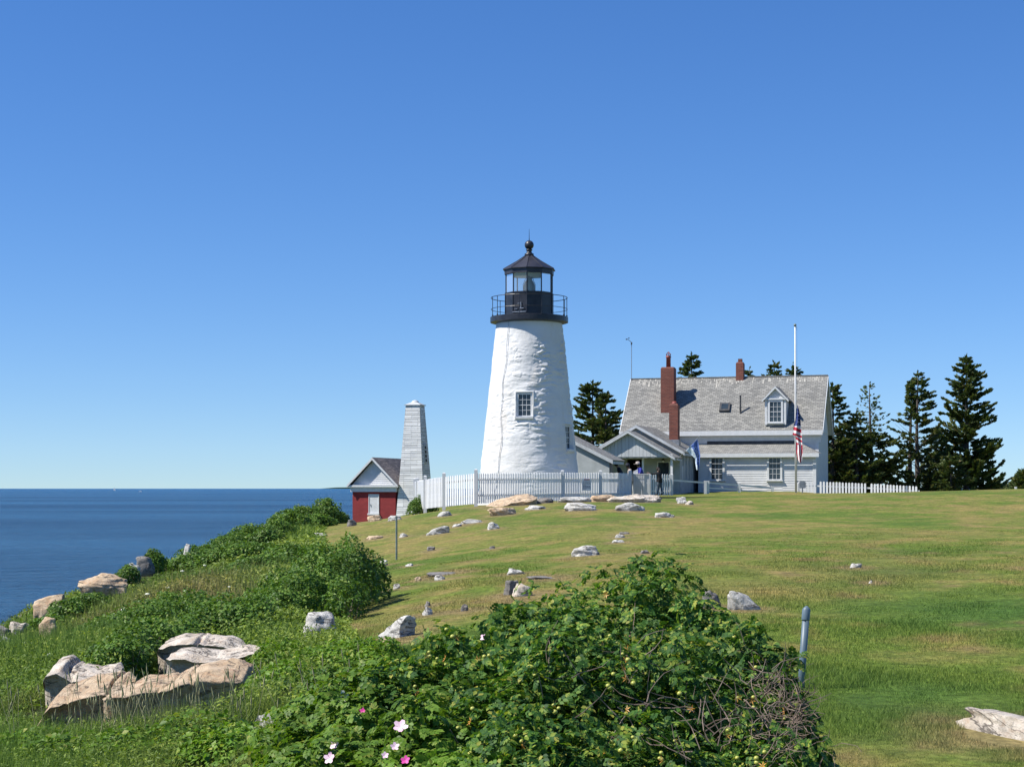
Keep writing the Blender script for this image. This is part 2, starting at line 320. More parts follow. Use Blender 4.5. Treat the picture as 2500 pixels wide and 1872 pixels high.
def edgex(y): return (np.interp(y, EDY, EDP)-1250)/F*y
def lawn_col(x, y):
    g = np.array([.115, .165, .030]); st = np.array([.235, .195, .072]); dk = np.array([.055, .115, .024])
    a = fbm(x*.33+4, y*.24, 0, 5, 21); a2 = fbm(x*2.2, y*1.5, 0, 4, 33)
    far = np.clip((y-14)/35, 0, 1)
    a3 = fbm(x*.9, y*.55, 0, 5, 45); w = np.clip(.08+.40*far+a*.75+a2*.9+a3*.8, 0, 1)
    for px, py, rx, ry in [(1850, 1440, 1.3, 2.2), (2080, 1400, 1.8, 3), (860, 1500, .5, 2.2), (1000, 1250, 4, 3), (1600, 1300, 3, 5), (2300, 1740, .35, .5), (900, 1290, 3, 4), (2280, 1300, 2, 3), (1020, 1500, .8, 2), (2200, 1365, 1, 2.5)]:
        Y = HY.get((px, py)); X = (px-1250)/F*Y; w = np.maximum(w, .85*np.exp(-((x-X)/rx)**2-((y-Y)/ry)**2)*(1+.5*a2))
    w = np.clip(w, 0, 1)[:, None]; c = g*(1-w)+st*w
    k = np.clip(-a*1.6-.1, 0, 1)[:, None]*(1-.5*far[:, None]); c = c*(1-k)+dk*k
    br = np.clip(a2*1.3+a3*.9-.55, 0, .6)[:, None]; c = c*(1-br)+np.array([.21, .15, .085])*br
    return c
HY = {(p, q): hit(p, q) or 60 for p, q in [(1850, 1440), (2080, 1400), (860, 1500), (1000, 1250), (1600, 1300), (2300, 1740), (900, 1290), (2280, 1300), (1020, 1500), (2200, 1365)]}
ys = np.unique(np.concatenate([np.linspace(-30, 6, 13), 6*np.exp(np.linspace(0, math.log(180/6), 420)), np.linspace(180, 420, 40)]))
us = np.concatenate([np.linspace(-1, -.35, 60)[:-1], np.linspace(-.35, .35, 330), np.linspace(.35, 1, 30)[1:]])
wid = 14+.42*np.clip(ys, 0, None)*1.25+np.clip(ys-150, 0, None)*1.0
U, Yg = np.meshgrid(us, ys); Xg = U*wid[:, None]*2.2; Zg = gz(Xg, Yg)
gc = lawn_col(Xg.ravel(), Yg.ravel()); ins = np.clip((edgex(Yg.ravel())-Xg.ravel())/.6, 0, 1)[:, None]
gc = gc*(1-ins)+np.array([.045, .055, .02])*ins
nr, ncn = Xg.shape; I = np.arange(nr*ncn).reshape(nr, ncn)
Fq = np.stack([I[:-1, :-1].ravel(), I[:-1, 1:].ravel(), I[1:, 1:].ravel(), I[1:, :-1].ravel()], 1)
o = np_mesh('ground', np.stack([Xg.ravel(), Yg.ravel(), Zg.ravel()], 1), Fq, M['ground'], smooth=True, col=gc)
tag(o, 'grassy headland sloping down to the left towards the sea', kind='structure')
s = 90000; o = MB().poly([(-s, -s, SEA), (s, -s, SEA), (s, s, SEA), (-s, s, SEA)]).build('sea', M['sea']); tag(o, 'open blue sea with faint wind streaks', kind='structure')
# island far off
mb = MB(); pts = [(780, 0), (800, 1.5), (820, 3), (850, 3.4), (880, 3), (910, 3.3), (960, 0)]; D = 15000
mb.prism([((p-1250)/F*D, SEA-1+(h+2.4)/F*D) for p, h in pts], D, D+900); tag(mb.build('island', M['needle']), 'low wooded island on the horizon', kind='structure')
# ------------------------------------------------------------------ scatter helpers
def frames(nrm, rngl=rng, tilt=.0):
    n_ = nrm/np.linalg.norm(nrm, axis=1)[:, None]; r = rngl.normal(size=n_.shape); y = r-(r*n_).sum(1)[:, None]*n_; y /= np.linalg.norm(y, axis=1)[:, None]
    x = np.cross(y, n_); return np.stack([x, y, n_], 1)     # rows are axes
def scatter(tv, tf, pos, fr, sc):
    n_ = len(pos); k = len(tv); sc = np.asarray(sc); sc = sc[:, None] if sc.ndim == 1 else sc
    V = np.einsum('ki,nij->nkj', tv, fr*sc[:, :, None] if sc.shape[1] == 3 else fr*sc[:, :, None])+pos[:, None, :]
    Fc = tf[None]+(np.arange(n_)*k)[:, None, None]; return V.reshape(-1, 3), Fc.reshape(-1, tf.shape[1])
LEAF = (np.array([(0, 0, 0), (-.33, .45, .09), (0, 1, -.12), (.33, .45, .09), (0, .5, 0)], float), np.array([(0, 4, 2, 1), (0, 3, 2, 4)]))
def leaflet(cx, cy, ang, L):
    v = np.array([(0, 0, 0), (-.27, .22, .05), (-.34, .6, .05), (0, 1, -.10), (.34, .6, .05), (.27, .22, .05), (0, .5, -.03)], float)*L
    c, s2 = math.cos(ang), math.sin(ang); x = v[:, 0]*c-v[:, 1]*s2+cx; y = v[:, 0]*s2+v[:, 1]*c+cy; return np.stack([x, y, v[:, 2]-(y**2)*.25], 1)
CV = []; CF = []
for i, (cx, cy, an, L_) in enumerate([(0, .25, 1.1, .34), (0, .25, -1.1, .34), (0, .48, .95, .38), (0, .48, -.95, .38), (0, .7, .75, .38), (0, .7, -.75, .38), (0, .75, 0, .42)]):
    CV.append(leaflet(cx, cy, an, L_)); b0 = i*7
    for q in ((0, 6, 1, 1), (1, 6, 2, 2), (2, 6, 3, 3), (3, 6, 4, 4), (4, 6, 5, 5), (5, 6, 0, 0)): CF.append([b0+q[0], b0+q[1], b0+q[2]])
NARROW = (LEAF[0]*np.array([.6, 1, 1]), LEAF[1])
COMP = (np.concatenate(CV), np.array(CF))
BLADE = (np.array([(-.5, 0, 0), (.5, 0, 0), (.38, .12, .5), (-.38, .12, .5), (.0, .42, 1.0)], float), np.array([(0, 1, 2), (0, 2, 3), (3, 2, 4)]))
TRI = (np.array([(-.5, 0, 0), (.5, 0, 0), (0, .25, 1.0)], float), np.array([(0, 1, 2)]))
def upframes(n_, lean=.35, rngl=rng):
    a = rngl.uniform(0, 2*PI, n_); z = np.stack([rngl.normal(0, lean, n_), rngl.normal(0, lean, n_), np.ones(n_)], 1); z /= np.linalg.norm(z, axis=1)[:, None]
    x = np.stack([np.cos(a), np.sin(a), np.zeros(n_)], 1); x -= (x*z).sum(1)[:, None]*z; x /= np.linalg.norm(x, axis=1)[:, None]; y = np.cross(z, x); return np.stack([x, y, z], 1)
# shrubs: lobes (cx,cy,cz,rx,ry,rz) -> shell of leaves
def lobe_points(lobes, n_, depth=.35, rngl=rng, rough=.26, gap_s=4.5):
    w = np.array([l[3]*l[4]+l[3]*l[5]+l[4]*l[5] for l in lobes]); ids = rngl.choice(len(lobes), n_, p=w/w.sum()); Lb = np.array(lobes)[ids]
    d = rngl.normal(size=(n_, 3)); d /= np.linalg.norm(d, axis=1)[:, None]; d[:, 2] = np.where(d[:, 2] < -.25, -d[:, 2], d[:, 2])
    q0 = Lb[:, :3]+d*Lb[:, 3:]; f = 1+rough*fbm(q0[:, 0]*2.6, q0[:, 1]*2.6, q0[:, 2]*2.6, 3, 5)*1.6
    t = (1-depth*rngl.random(n_)**1.6)*f; p = Lb[:, :3]+d*Lb[:, 3:]*t[:, None]; nr_ = d/Lb[:, 3:]; nr_ /= np.linalg.norm(nr_, axis=1)[:, None]
    keep = np.ones(n_, bool)          # drop points deep inside another lobe
    for l in lobes:
        r = (((p-np.array(l[:3]))/np.array(l[3:]))**2).sum(1); keep &= r > .36
    gn = fbm(p[:, 0]*gap_s, p[:, 1]*gap_s, p[:, 2]*gap_s, 3, 17); keep &= ~((gn < -.16) & (t/f > .80))
    keep &= p[:, 2] > gz(p[:, 0], p[:, 1], False)-.02
    return p[keep], nr_[keep]
def shrub(name, label, lobes, n_, size, mat, tmpl=LEAF, group=None, up=.5, cat='shrub', stems=30, seed=1, depth=.35, part='foliage'):
    rl = np.random.default_rng(seed); c = np.mean([l[:3] for l in lobes], 0); base = (c[0], c[1], gz1(c[0], c[1]))
    t = thing(name, label, cat, base, group)
    p, nr_ = lobe_points(lobes, n_, depth, rl, gap_s=(5.5 if tmpl is COMP else np.clip(.16/size, 1.2, 4.5))); nn = nr_*.8+rl.normal(0, .55, p.shape)+np.array([0, 0, up])
    V, Fc = scatter(tmpl[0], tmpl[1], p, frames(nn, rl), size*rl.uniform(.6, 1.3, len(p))[:, None]*np.ones(3))
    np_mesh(part, V, Fc, mat, t)
    mb = MB()
    for i in range(stems):
        l = lobes[rl.integers(len(lobes))]; x = l[0]+rl.normal(0, l[3]*.25); y = l[1]+rl.normal(0, l[4]*.25); a = rl.uniform(0, 2*PI)
        e = (l[0]+math.cos(a)*l[3]*.75, l[1]+math.sin(a)*l[4]*.75, l[2]+l[5]*rl.uniform(.1, .75)); z0 = gz1(x, y)-.03
        mb.tube([(x, y, z0), ((x+e[0])/2+.03, (y+e[1])/2, (z0+e[2])/2+.05), e], [size*.12, size*.09, size*.04], 4)
    if stems: mb.build('stems', M['twig'], t)
    return t, lobes
# ------------------------------------------------------------------ rocks
def rock(px0, py0, px1, py1, label, mat='rockwhite', depth=.7, Y=None, name='rock', seed=0, flat=False, tiltx=0, group=None, cuts=10, sink=.35, hs=1.0, noisea=.17, skew=0):
    rl = np.random.default_rng(seed*13+int(px0)); cx = (px0+px1)/2
    if Y is None: Y = hit(cx, py1) or 80
    k = F/Y; w = (px1-px0)/k; h = (py1-py0)/k*hs; dp = max(w*depth, h*.8)
    if flat: h = max(h*.22, .05*w); dp = max((py1-py0)/k/max(.02, 1.65/Y)*.8, w*.4); dp = min(dp, w*1.6)
    X = (cx-1250)/F*Y; Yc = Y+dp*.42; X = (cx-1250)/F*Yc if not flat else X; zb = gz1(X, Yc)
    if not flat: zt = (1192-py0)/F*Y; z0 = (1192-py1)/F*Y
    else: zt = zb+h; z0 = zb
    hh = max(zt-z0, .03); zlo = z0-hh*sink-.05; zlo = min(zlo, zb-.04)
    me = bpy.data.meshes.new(name); bm = bmesh.new(); bmesh.ops.create_icosphere(bm, subdivisions=5 if w*k > 90 else 4, radius=1)
    co = np.array([v.co[:] for v in bm.verts]); co /= np.abs(co).max(1)[:, None]**.45
    for i in range(cuts):
        d = rl.normal(size=3); d /= np.linalg.norm(d); r = rl.uniform(.62, .95); e = co@d-r; co -= np.clip(e, 0, None)[:, None]*d*.92
    s_ = rl.uniform(0, 50)
    co *= (1+noisea*fbm(co[:, 0]*1.6+s_, co[:, 1]*1.6, co[:, 2]*2.4, 5, 2)*1.8)[:, None]
    lay = np.abs(vn(co[:, 2]*3.1+co[:, 0]*.7+s_, 0.5)); co[:, :2] *= (1-.05*(lay < .10))[:, None]
    low_ = co[:, 2] < -.15; co[:, 2] += tiltx*co[:, 0]; co[:, 1] -= skew*co[:, 0]
    mn, mxx = co.min(0), co.max(0); co = (co-mn)/(mxx-mn); co[low_, 2] = 0
    for v, q in zip(bm.verts, co): v.co = (X+(q[0]-.5)*w, Yc+(q[1]-.5)*dp, zlo+q[2]*(zt-zlo))
    bm.to_mesh(me); bm.free()
    loc = (X, Yc, zb); me.transform(Matrix.Translation((-X, -Yc, -zb)))
    o = link_mesh(name, me, M[mat], None, True); o.location = loc; tag(o, label, 'rock', group); return o
GR = 'rocks scattered over the lawn'; GC = 'rocks along the sea edge'; GL = 'bedrock ledges in front of the undergrowth'; GF = 'rock slabs below the picket fence'
rock(1188, 1238, 1262, 1258, 'smaller tan slab lying at the foot of the long tan outcrop', 'rocktan', .5, seed=2, group=GF)
rock(1306, 1214, 1352, 1228, 'low brown stone just right of the tan outcrop by the fence', 'rockgrey', .6, seed=3, group=GF)
rock(1361, 1212, 1446, 1226, 'thin white slab under the warning sign', 'rockwhite', .4, seed=4, group=GF)
rock(1436, 1207, 1512, 1224, 'tan flat slab at the foot of the fence between white and pink ledges', 'rocktan', .4, seed=5, group=GF)
rock(1480, 1206, 1618, 1226, 'wide pale ledge in front of the white desk and the leaning woman', 'rockpink', .35, seed=6, group=GF)
rock(1280, 1233, 1333, 1244, 'narrow pale strip of rock in the grass below the lighthouse base', 'rockwhite', .5, seed=7, group=GR)
rock(1376, 1226, 1458, 1247, 'broad white rock with dark pitted front below the warning sign', 'rockwhite', .5, seed=8, group=GR)
rock(1500, 1226, 1575, 1247, 'pale white elongated rock below the wide ledge', 'rockwhite', .5, seed=9, tiltx=.3, group=GR)
rock(1598, 1250, 1647, 1263, 'small white flat rock alone on the slope below the leaning woman', 'rockwhite', .6, seed=10, group=GR)
rock(1650, 1212, 1678, 1229, 'pointed white rock under the open flag', 'rockwhite', .6, seed=11, group=GR)
rock(1672, 1222, 1694, 1232, 'small stone touching the pointed white rock under the open flag', 'rockpink', .6, seed=12, group=GR)
rock(1068, 1247, 1105, 1260, 'oval white rock just right of the round shrub by the fence', 'rockwhite', .6, seed=13, group=GR)
rock(1040, 1283, 1099, 1304, 'long white rock sloping up to the right below the round shrub', 'rockwhite', .4, seed=14, tiltx=.4, group=GR)
rock(1104, 1278, 1128, 1286, 'small middle stone in the chain of three white rocks', 'rockwhite', .6, seed=15, group=GR)
rock(1124, 1267, 1182, 1277, 'upper flat stone in the chain of three white rocks', 'rockwhite', .5, seed=16, group=GR)
rock(1190, 1274, 1221, 1292, 'upright jagged white rock right of the chain of three', 'rockwhite', .6, seed=17, group=GR)
rock(974, 1301, 996, 1311, 'small white stone right of the thin grey pole', 'rockwhite', .6, seed=18, group=GR)
rock(893, 1307, 936, 1316, 'pale flat stone left of the thin grey pole', 'rocktan', .7, seed=19, group=GR)
rock(1393, 1331, 1464, 1357, 'wide grey and white rock in the middle of the slope above the rose bush', 'rockwhite', .6, seed=20, group=GR)
rock(1493, 1317, 1526, 1325, 'lowest of the three small stacked-looking stones on the slope', 'rockwhite', .6, seed=21, group=GR)
rock(1501, 1304, 1528, 1313, 'middle of the three small stacked-looking stones on the slope', 'rockwhite', .6, seed=22, group=GR)
rock(1511, 1298, 1537, 1304, 'topmost of the three small stacked-looking stones on the slope', 'rockgrey', .6, seed=23, group=GR)
rock(1563, 1342, 1590, 1351, 'small brownish stone right of the wide grey and white rock', 'rockgrey', .6, seed=24, group=GR)
rock(1042, 1333, 1063, 1344, 'small grey stone high on the slope right of the thin pole', 'rockgrey', .7, seed=25, group=GR)
rock(1195, 1332, 1209, 1340, 'tiny grey stone in the grass in the middle of the slope', 'rockgrey', .7, seed=26, group=GR)
rock(922, 1366, 948, 1381, 'white stone tucked against the large dark green bush', 'rockwhite', .7, seed=27, group=GR)
rock(989, 1375, 1010, 1382, 'thin pale stone right of the pole base', 'rockwhite', .7, seed=28, group=GR)
rock(1038, 1380, 1130, 1404, 'flat grey bedrock patch lying level with the grass', 'rockgrey', .7, seed=29, flat=True, group=GR)
rock(1060, 1403, 1087, 1416, 'small bright white stone under the flat grey bedrock patch', 'rockwhite', .7, seed=30, group=GR)
rock(1012, 1407, 1030, 1417, 'small reddish stone on a bare patch', 'rocktan', .7, seed=31, group=GR)
rock(960, 1424, 977, 1437, 'small pale stone between the large bush and the bare patch', 'rockwhite', .7, seed=32, group=GR)
rock(1234, 1388, 1283, 1402, 'flat pale rock above the dark pointed boulder', 'rockwhite', .6, seed=33, group=GR)
rock(1284, 1390, 1368, 1414, 'flat grey triangular slab just above the rose bush', 'rockgrey', .7, seed=34, flat=True, group=GR)
rock(1229, 1416, 1266, 1452, 'dark grey pointed boulder at the top left of the rose bush', 'rockgrey', .7, seed=35, group=GR)
rock(1248, 1424, 1301, 1456, 'pale angular boulder beside the dark pointed boulder', 'rockpink', .7, seed=36, group=GR)
rock(1030, 1480, 1057, 1501, 'round pale stone with a dark base on the lower lawn', 'rockwhite', .8, seed=37, group=GR)
rock(1036, 1467, 1054, 1480, 'small grey stone behind the round pale stone', 'rockgrey', .8, seed=38, group=GR)
rock(1124, 1474, 1144, 1492, 'small flat grey stone close to the left tip of the rose bush', 'rockgrey', .8, seed=39, group=GR)
rock(922, 1502, 1018, 1558, 'large wedge shaped grey boulder with a white lit top', 'rockwhite', .6, seed=40, tiltx=.45, group=GR, name='boulder')
rock(930, 1553, 975, 1572, 'tan stone under the wedge shaped grey boulder', 'rocktan', .6, seed=41, group=GR)
rock(742, 1494, 823, 1548, 'round white boulder in front of the large dark green bush', 'rockwhite', .8, seed=42, group=GR, name='boulder', cuts=3)
rock(1775, 1442, 1858, 1490, 'white angular rock at the right shoulder of the rose bush', 'rockwhite', .6, seed=43, tiltx=-.7, group=GR, name='boulder')
rock(1708, 1440, 1760, 1485, 'grey rock half hidden in the right shoulder of the rose bush', 'rockgrey', .6, seed=44, group=GR)
rock(2072, 1375, 2105, 1386, 'small white stone alone in dry grass on the right lawn', 'rockwhite', .7, seed=45, group=GR)
rock(2120, 1416, 2132, 1424, 'tiny pale stone below the small white stone on the right lawn', 'rockwhite', .7, seed=46, group=GR)
rock(606, 1742, 714, 1806, 'white lichen mottled rock among the leaves below the long ledge', 'rockwhite', .7, seed=48, group=GL, name='boulder')
rock(896, 1257, 932, 1272, 'brown stone under the white shutter of the brick building', 'rocktan', .6, seed=49, group=GR)
rock(944, 1258, 982, 1270, 'pale stone at the right corner of the brick building', 'rockwhite', .6, seed=50, group=GR)
rock(847, 1268, 871, 1284, 'dark stone at the left corner of the brick building', 'rockgrey', .6, seed=51, group=GR)
rock(190, 1400, 313, 1444, 'big tan and white rock standing on the skyline above the sea', 'rocktan', .5, 43, seed=52, group=GC, name='boulder')
rock(332, 1357, 380, 1378, 'grey flat rock high on the coastal skyline', 'rockgrey', .6, 51, seed=53, group=GC)
rock(308, 1373, 344, 1394, 'pale rock just below the grey flat rock on the coastal skyline', 'rockwhite', .6, 49, seed=54, group=GC)
rock(82, 1451, 158, 1496, 'orange and white sloping rock on the coastal skyline', 'rocktan', .5, 37, seed=55, tiltx=.4, group=GC, name='boulder')
rock(94, 1506, 142, 1536, 'orange rock with white top inside the grass below the skyline', 'rocktan', .6, 31, seed=56, group=GC)
rock(18, 1517, 74, 1552, 'pinkish shore rock next to the water at the left edge', 'rockpink', .6, 34.5, seed=57, group=GC, name='boulder')
rock(-30, 1526, 30, 1575, 'grey shore rock cut by the left edge of the view', 'rockgrey', .7, 34, seed=58, group=GC, name='boulder')
rock(0, 1552, 34, 1570, 'small white shore rock under the pinkish one', 'rockwhite', .7, 32, seed=59, group=GC)
rock(446, 1326, 466, 1340, 'small white rock at the foot of the skyline shrubs', 'rockwhite', .7, 56, seed=60, group=GC)
rock(752, 1300, 800, 1313, 'white slab behind the large dark green bush', 'rockwhite', .6, 66, seed=61, group=GR)
rock(700, 1299, 752, 1308, 'low pale slab left of the white slab behind the bush', 'rockpink', .6, 69, seed=62, group=GR)
rock(774, 1275, 802, 1292, 'grey stone between the skyline shrubs and the brick building', 'rockgrey', .6, 76, seed=63, group=GR)
# foreground ledges
def ledge(label, top, bot, Y, D, mat, drop=28, seed=0, group=GL, name='ledge', under=.15, cracks=(), back=None):
    """profile-traced rock with a lip, an undercut front and a top rising away from the viewer"""
    k = F/Y; tx = np.array([p[0] for p in top], float); ty = np.array([p[1] for p in top], float); bx = np.array([p[0] for p in bot], float); by = np.array([p[1] for p in bot], float)
    nx_ = 150; X_ = np.linspace(tx[0], tx[-1], nx_); edge = np.clip(np.minimum(X_-tx[0], tx[-1]-X_)/((tx[-1]-tx[0])*.10), 0, 1)**.5
    yt = np.interp(X_, tx, ty); yb = np.interp(X_, bx, by); zt_ = (1192-yt)/k; zb_ = (1192-yb)/k; h_ = np.maximum(zt_-zb_, .02); dr_ = np.minimum(drop/k, h_*.6)*edge
    sec = [(.44, -1.2), (.38, -.5), (.38, 0.0), (.34, .3), (.27, .55), (.17, .78), (.06, .92), (.0, .97), (.02, 1.0)]   # y factor*under, z fraction of the front up to the lip
    V = []; rows = []
    zl = zt_-dr_*1.0
    for yf, zf in sec:
        rows.append((np.full(nx_, yf*under*4*min(D, .6)), zb_+(zl-zb_)*zf if zf >= 0 else zb_+zf*.18))
    for t in np.linspace(.12, 1, 16): rows.append((np.full(nx_, .06*under+D*t), zl+dr_*(1-(1-t)**1.6)))
    rows.append((np.full(nx_, D*1.08), zt_-h_*.6)); rows.append((np.full(nx_, D*1.02), zb_-.25))
    yy = np.array([r[0] for r in rows]); zz_ = np.array([r[1] for r in rows]); xx = np.repeat(((X_-1250)/k)[None], len(rows), 0)
    cen = D*.5; sh = edge[None]**.8; yy = cen+(yy-cen)*(.25+.75*sh)
    s_ = seed*7.3; nf = fbm(xx*3.1+s_, yy*3+.3, zz_*4.5, 5, seed); n2_ = fbm(xx*9+s_, yy*9, zz_*14, 4, seed+5)
    yy = yy-.07*min(D, 1)*nf*1.3-.02*n2_; zz_ = zz_+.05*min(D*1.6, 1.4)*fbm(xx*2.2+s_, yy*3.5, 0, 5, seed+2)*1.3+.012*n2_
    for cx, w_, dp in cracks:
        dp *= .6
        q = (cx-1250)/k; g_ = np.exp(-((xx+.06*np.sin(zz_*20)-q)/(w_/k))**2)*dp; yy = yy+g_; zz_ = zz_-g_*.6
    lay = np.sin((zz_+xx*.12)*55+nf*5); yy = yy+.008*np.clip(lay*3-1.6, 0, 1)
    V = np.stack([xx, Y+yy, zz_], 2).reshape(-1, 3); I = np.arange(len(rows)*nx_).reshape(len(rows), nx_)
    Fc = np.stack([I[:-1, :-1].ravel(), I[:-1, 1:].ravel(), I[1:, 1:].ravel(), I[1:, :-1].ravel()], 1); lo_ = (float(xx.mean()), Y+D*.5, float(gz1(xx.mean(), Y+D*.5)))
    o = np_mesh(name, V, Fc, M[mat], smooth=True, rebase=lo_); 
    bm = bmesh.new(); bm.from_mesh(o.data); bmesh.ops.holes_fill(bm, edges=[e for e in bm.edges if e.is_boundary], sides=0); bm.to_mesh(o.data); bm.free()
    tag(o, label, 'rock', group); return o
ledge('upper pale block of the double ledge beside the dark bush', [(374, 1596), (384, 1572), (402, 1566), (432, 1558), (462, 1556), (482, 1551), (500, 1562), (545, 1564), (568, 1572), (590, 1584)], [(374, 1608), (430, 1608), (500, 1602), (590, 1600)], 18.2, .55, 'rockpink', 16, 11, cracks=((470, 6, .10),))
ledge('lower wavy pale slab of the double ledge', [(396, 1622), (402, 1606), (420, 1596), (450, 1591), (490, 1593), (520, 1597), (550, 1590), (590, 1583), (624, 1590)], [(396, 1632), (450, 1634), (540, 1630), (624, 1606)], 16.8, .50, 'rockpink', 20, 12)
ledge('longest rounded tan ledge with a shaded dark front face', [(234, 1750), (238, 1716), (258, 1694), (320, 1674), (400, 1664), (440, 1642), (500, 1630), (560, 1627), (588, 1640), (602, 1672)], [(234, 1780), (280, 1800), (400, 1792), (520, 1790), (602, 1760)], 14.0, .75, 'rocktan', 26, 13, cracks=((450, 4, .07), (380, 3, .03)))
ledge('whitish broken ledge at the left of the group', [(94, 1694), (98, 1650), (112, 1622), (140, 1615), (168, 1630), (215, 1634), (260, 1626), (276, 1642)], [(94, 1704), (150, 1700), (220, 1690), (276, 1672)], 16.6, .6, 'rockpink', 30, 14, cracks=((165, 6, .10),))
ledge('lower tan ledge sloping down to the left', [(66, 1782), (84, 1752), (104, 1706), (122, 1688), (170, 1680), (215, 1672), (258, 1660), (280, 1662), (308, 1676)], [(66, 1790), (150, 1786), (220, 1768), (308, 1716)], 15.0, .62, 'rocktan', 34, 15, cracks=((266, 4, .10), (150, 4, .04)))
o = rock(2200, 1770, 2700, 1832, 'long white and rust streaked slab in the grass at the lower right corner', 'rockpink', .30, Y=10.9, seed=52, group=GR, name='boulder', cuts=6, noisea=.14, sink=.3)
o.location = (3.42, 10.95, gz1(3.42, 10.95)+.05); o.rotation_euler = (R(-2), 0, R(-70))
ledge('long tan outcrop rising to the right below the lighthouse fence', [(1150, 1254), (1180, 1238), (1215, 1220), (1255, 1208), (1290, 1205), (1312, 1214)], [(1150, 1258), (1200, 1256), (1260, 1244), (1312, 1232)], 70.5, 1.8, 'rocktan', 19, 17, group=GF, name='outcrop')
# worn turf around the rocks
bpy.context.view_layer.update()
ROCKS = [(o.location.x, o.location.y, (o.dimensions.x*abs(math.cos(o.rotation_euler.z))+o.dimensions.y*abs(math.sin(o.rotation_euler.z)))*.46, (o.dimensions.y*abs(math.cos(o.rotation_euler.z))+o.dimensions.x*abs(math.sin(o.rotation_euler.z)))*.46) for o in COL.objects if o.get('category') == 'rock' and o.location.y < 90]
def halo(x, y, c):
    for a, b_, w_, d_ in ROCKS:
        k_ = np.abs(x-a) < w_+1.2; k_ &= np.abs(y-b_) < d_+4
        if not k_.any(): continue
        r = np.hypot((x[k_]-a)/(w_+.22), (y[k_]-b_)/(d_+.12+.012*b_)); f = np.clip(1.5-r+.35*fbm(x[k_]*4, y[k_]*3, 0, 3, 71), 0, .8)[:, None]; c[k_] = c[k_]*(1-f)+np.array([.235, .18, .095])*f
    return c
gg = bpy.data.objects['ground'].data; gc = halo(Xg.ravel(), Yg.ravel(), lawn_col(Xg.ravel(), Yg.ravel())); gc = gc*(1-ins)+np.array([.045, .055, .02])*ins
c4 = np.ones((len(gc), 4), np.float32); c4[:, :3] = gc; gg.color_attributes['Col'].data.foreach_set('color', c4.ravel())
# ------------------------------------------------------------------ lighthouse
TX, TY = (1292-1250)/F*84, 84.0
LH = thing('lighthouse', 'round white stone lighthouse tower with black lantern room on top', 'lighthouse', (TX, TY, -.7))
def tr(z): return 1.69+(8.37-z)*.1065
nth, nz = 620, 440
th = np.linspace(0, 2*PI, nth, endpoint=False); zz = np.linspace(-1.6, 8.42, nz); TH, ZZ = np.meshgrid(th, zz)
arc = TH*2.2
def worley(x, y, sx, sy, s=0):
    x = x/sx; y = y/sy; xi = np.floor(x); yi = np.floor(y); f1 = np.full(x.shape, 9.); f2 = np.full(x.shape, 9.); idv = np.zeros(x.shape)
    for a in (-1, 0, 1):
        for b in (-1, 0, 1):
            cx = xi+a; cy = yi+b; px_ = cx+.5+(_h(cx, cy, 1, s)-.5)*.95; py_ = cy+.5+(_h(cx, cy, 2, s)-.5)*.75
            d = np.maximum(np.abs(x-px_), np.abs(y-py_)*1.05)*.7+.3*np.hypot(x-px_, y-py_); h_ = _h(cx, cy, 3, s); m1 = d < f1
            f2 = np.where(m1, f1, np.minimum(f2, d)); idv = np.where(m1, h_, idv); f1 = np.where(m1, d, f1)
    return f1, f2, idv
wx = arc+.30*fbm(np.cos(TH)*3.2, np.sin(TH)*3.2, ZZ*1.9, 4, 41); wz_ = ZZ+.17*fbm(np.cos(TH)*4.0, np.sin(TH)*4.0, ZZ*1.9, 4, 44)
g1_, g2_, gid = worley(wx, wz_, .58, .24, 3); e = np.clip((g2_-g1_)/.38, 0, 1); e = e*e*(3-2*e)
rough = .12+.95*np.clip(.45+fbm(np.cos(TH)*1.6, np.sin(TH)*1.6, ZZ*.5, 3, 8)*1.9, 0, 1)
azr = (np.degrees(TH)+90+180) % 360-180; rough = rough*(.30+.70*np.clip((azr+42)/34, 0, 1))
dr = rough*(.014*e+.060*(gid-.35)*e*e+.05*fbm(arc*1.3, ZZ*5.5, 0, 4, 12))+.024*fbm(np.cos(TH)*4.5, np.sin(TH)*4.5, ZZ*3.4, 5, 6)+.03*fbm(np.cos(TH)*1.5, np.sin(TH)*1.5, ZZ*.7, 2, 7)
dr = dr*np.clip((8.3-ZZ)/1.2, .25, 1)
RR = tr(ZZ)+dr-.02
# window openings: (azimuth from camera-facing direction, z0, z1, width)
WN = [(-7.2, 3.60, 4.64, .60), (60.0, 2.0, 3.08, .5)]
for az, z0, z1, w in WN:
    a0 = -PI/2+R(az); da = (TH-a0+PI) % (2*PI)-PI; lx = da*tr(ZZ); ins_ = (np.abs(lx) < w/2+.10) & (ZZ > z0-.12) & (ZZ < z1+.10)
    near = (np.abs(lx) < w/2+.19) & (ZZ > z0-.24) & (ZZ < z1+.18); RR = np.where(near & ~ins_, tr(ZZ)+.02, RR)
    RR = np.where(ins_, np.minimum(RR, tr(z1)-.20), RR)
V = np.stack([TX+RR*np.cos(TH), TY+RR*np.sin(TH), ZZ], 2).reshape(-1, 3); I = np.arange(nz*nth).reshape(nz, nth); J = np.roll(I, -1, 1)
np_mesh('masonry_tower', V, np.stack([I[:-1].ravel(), J[:-1].ravel(), J[1:].ravel(), I[1:].ravel()], 1), M['tower'], LH, smooth=True)
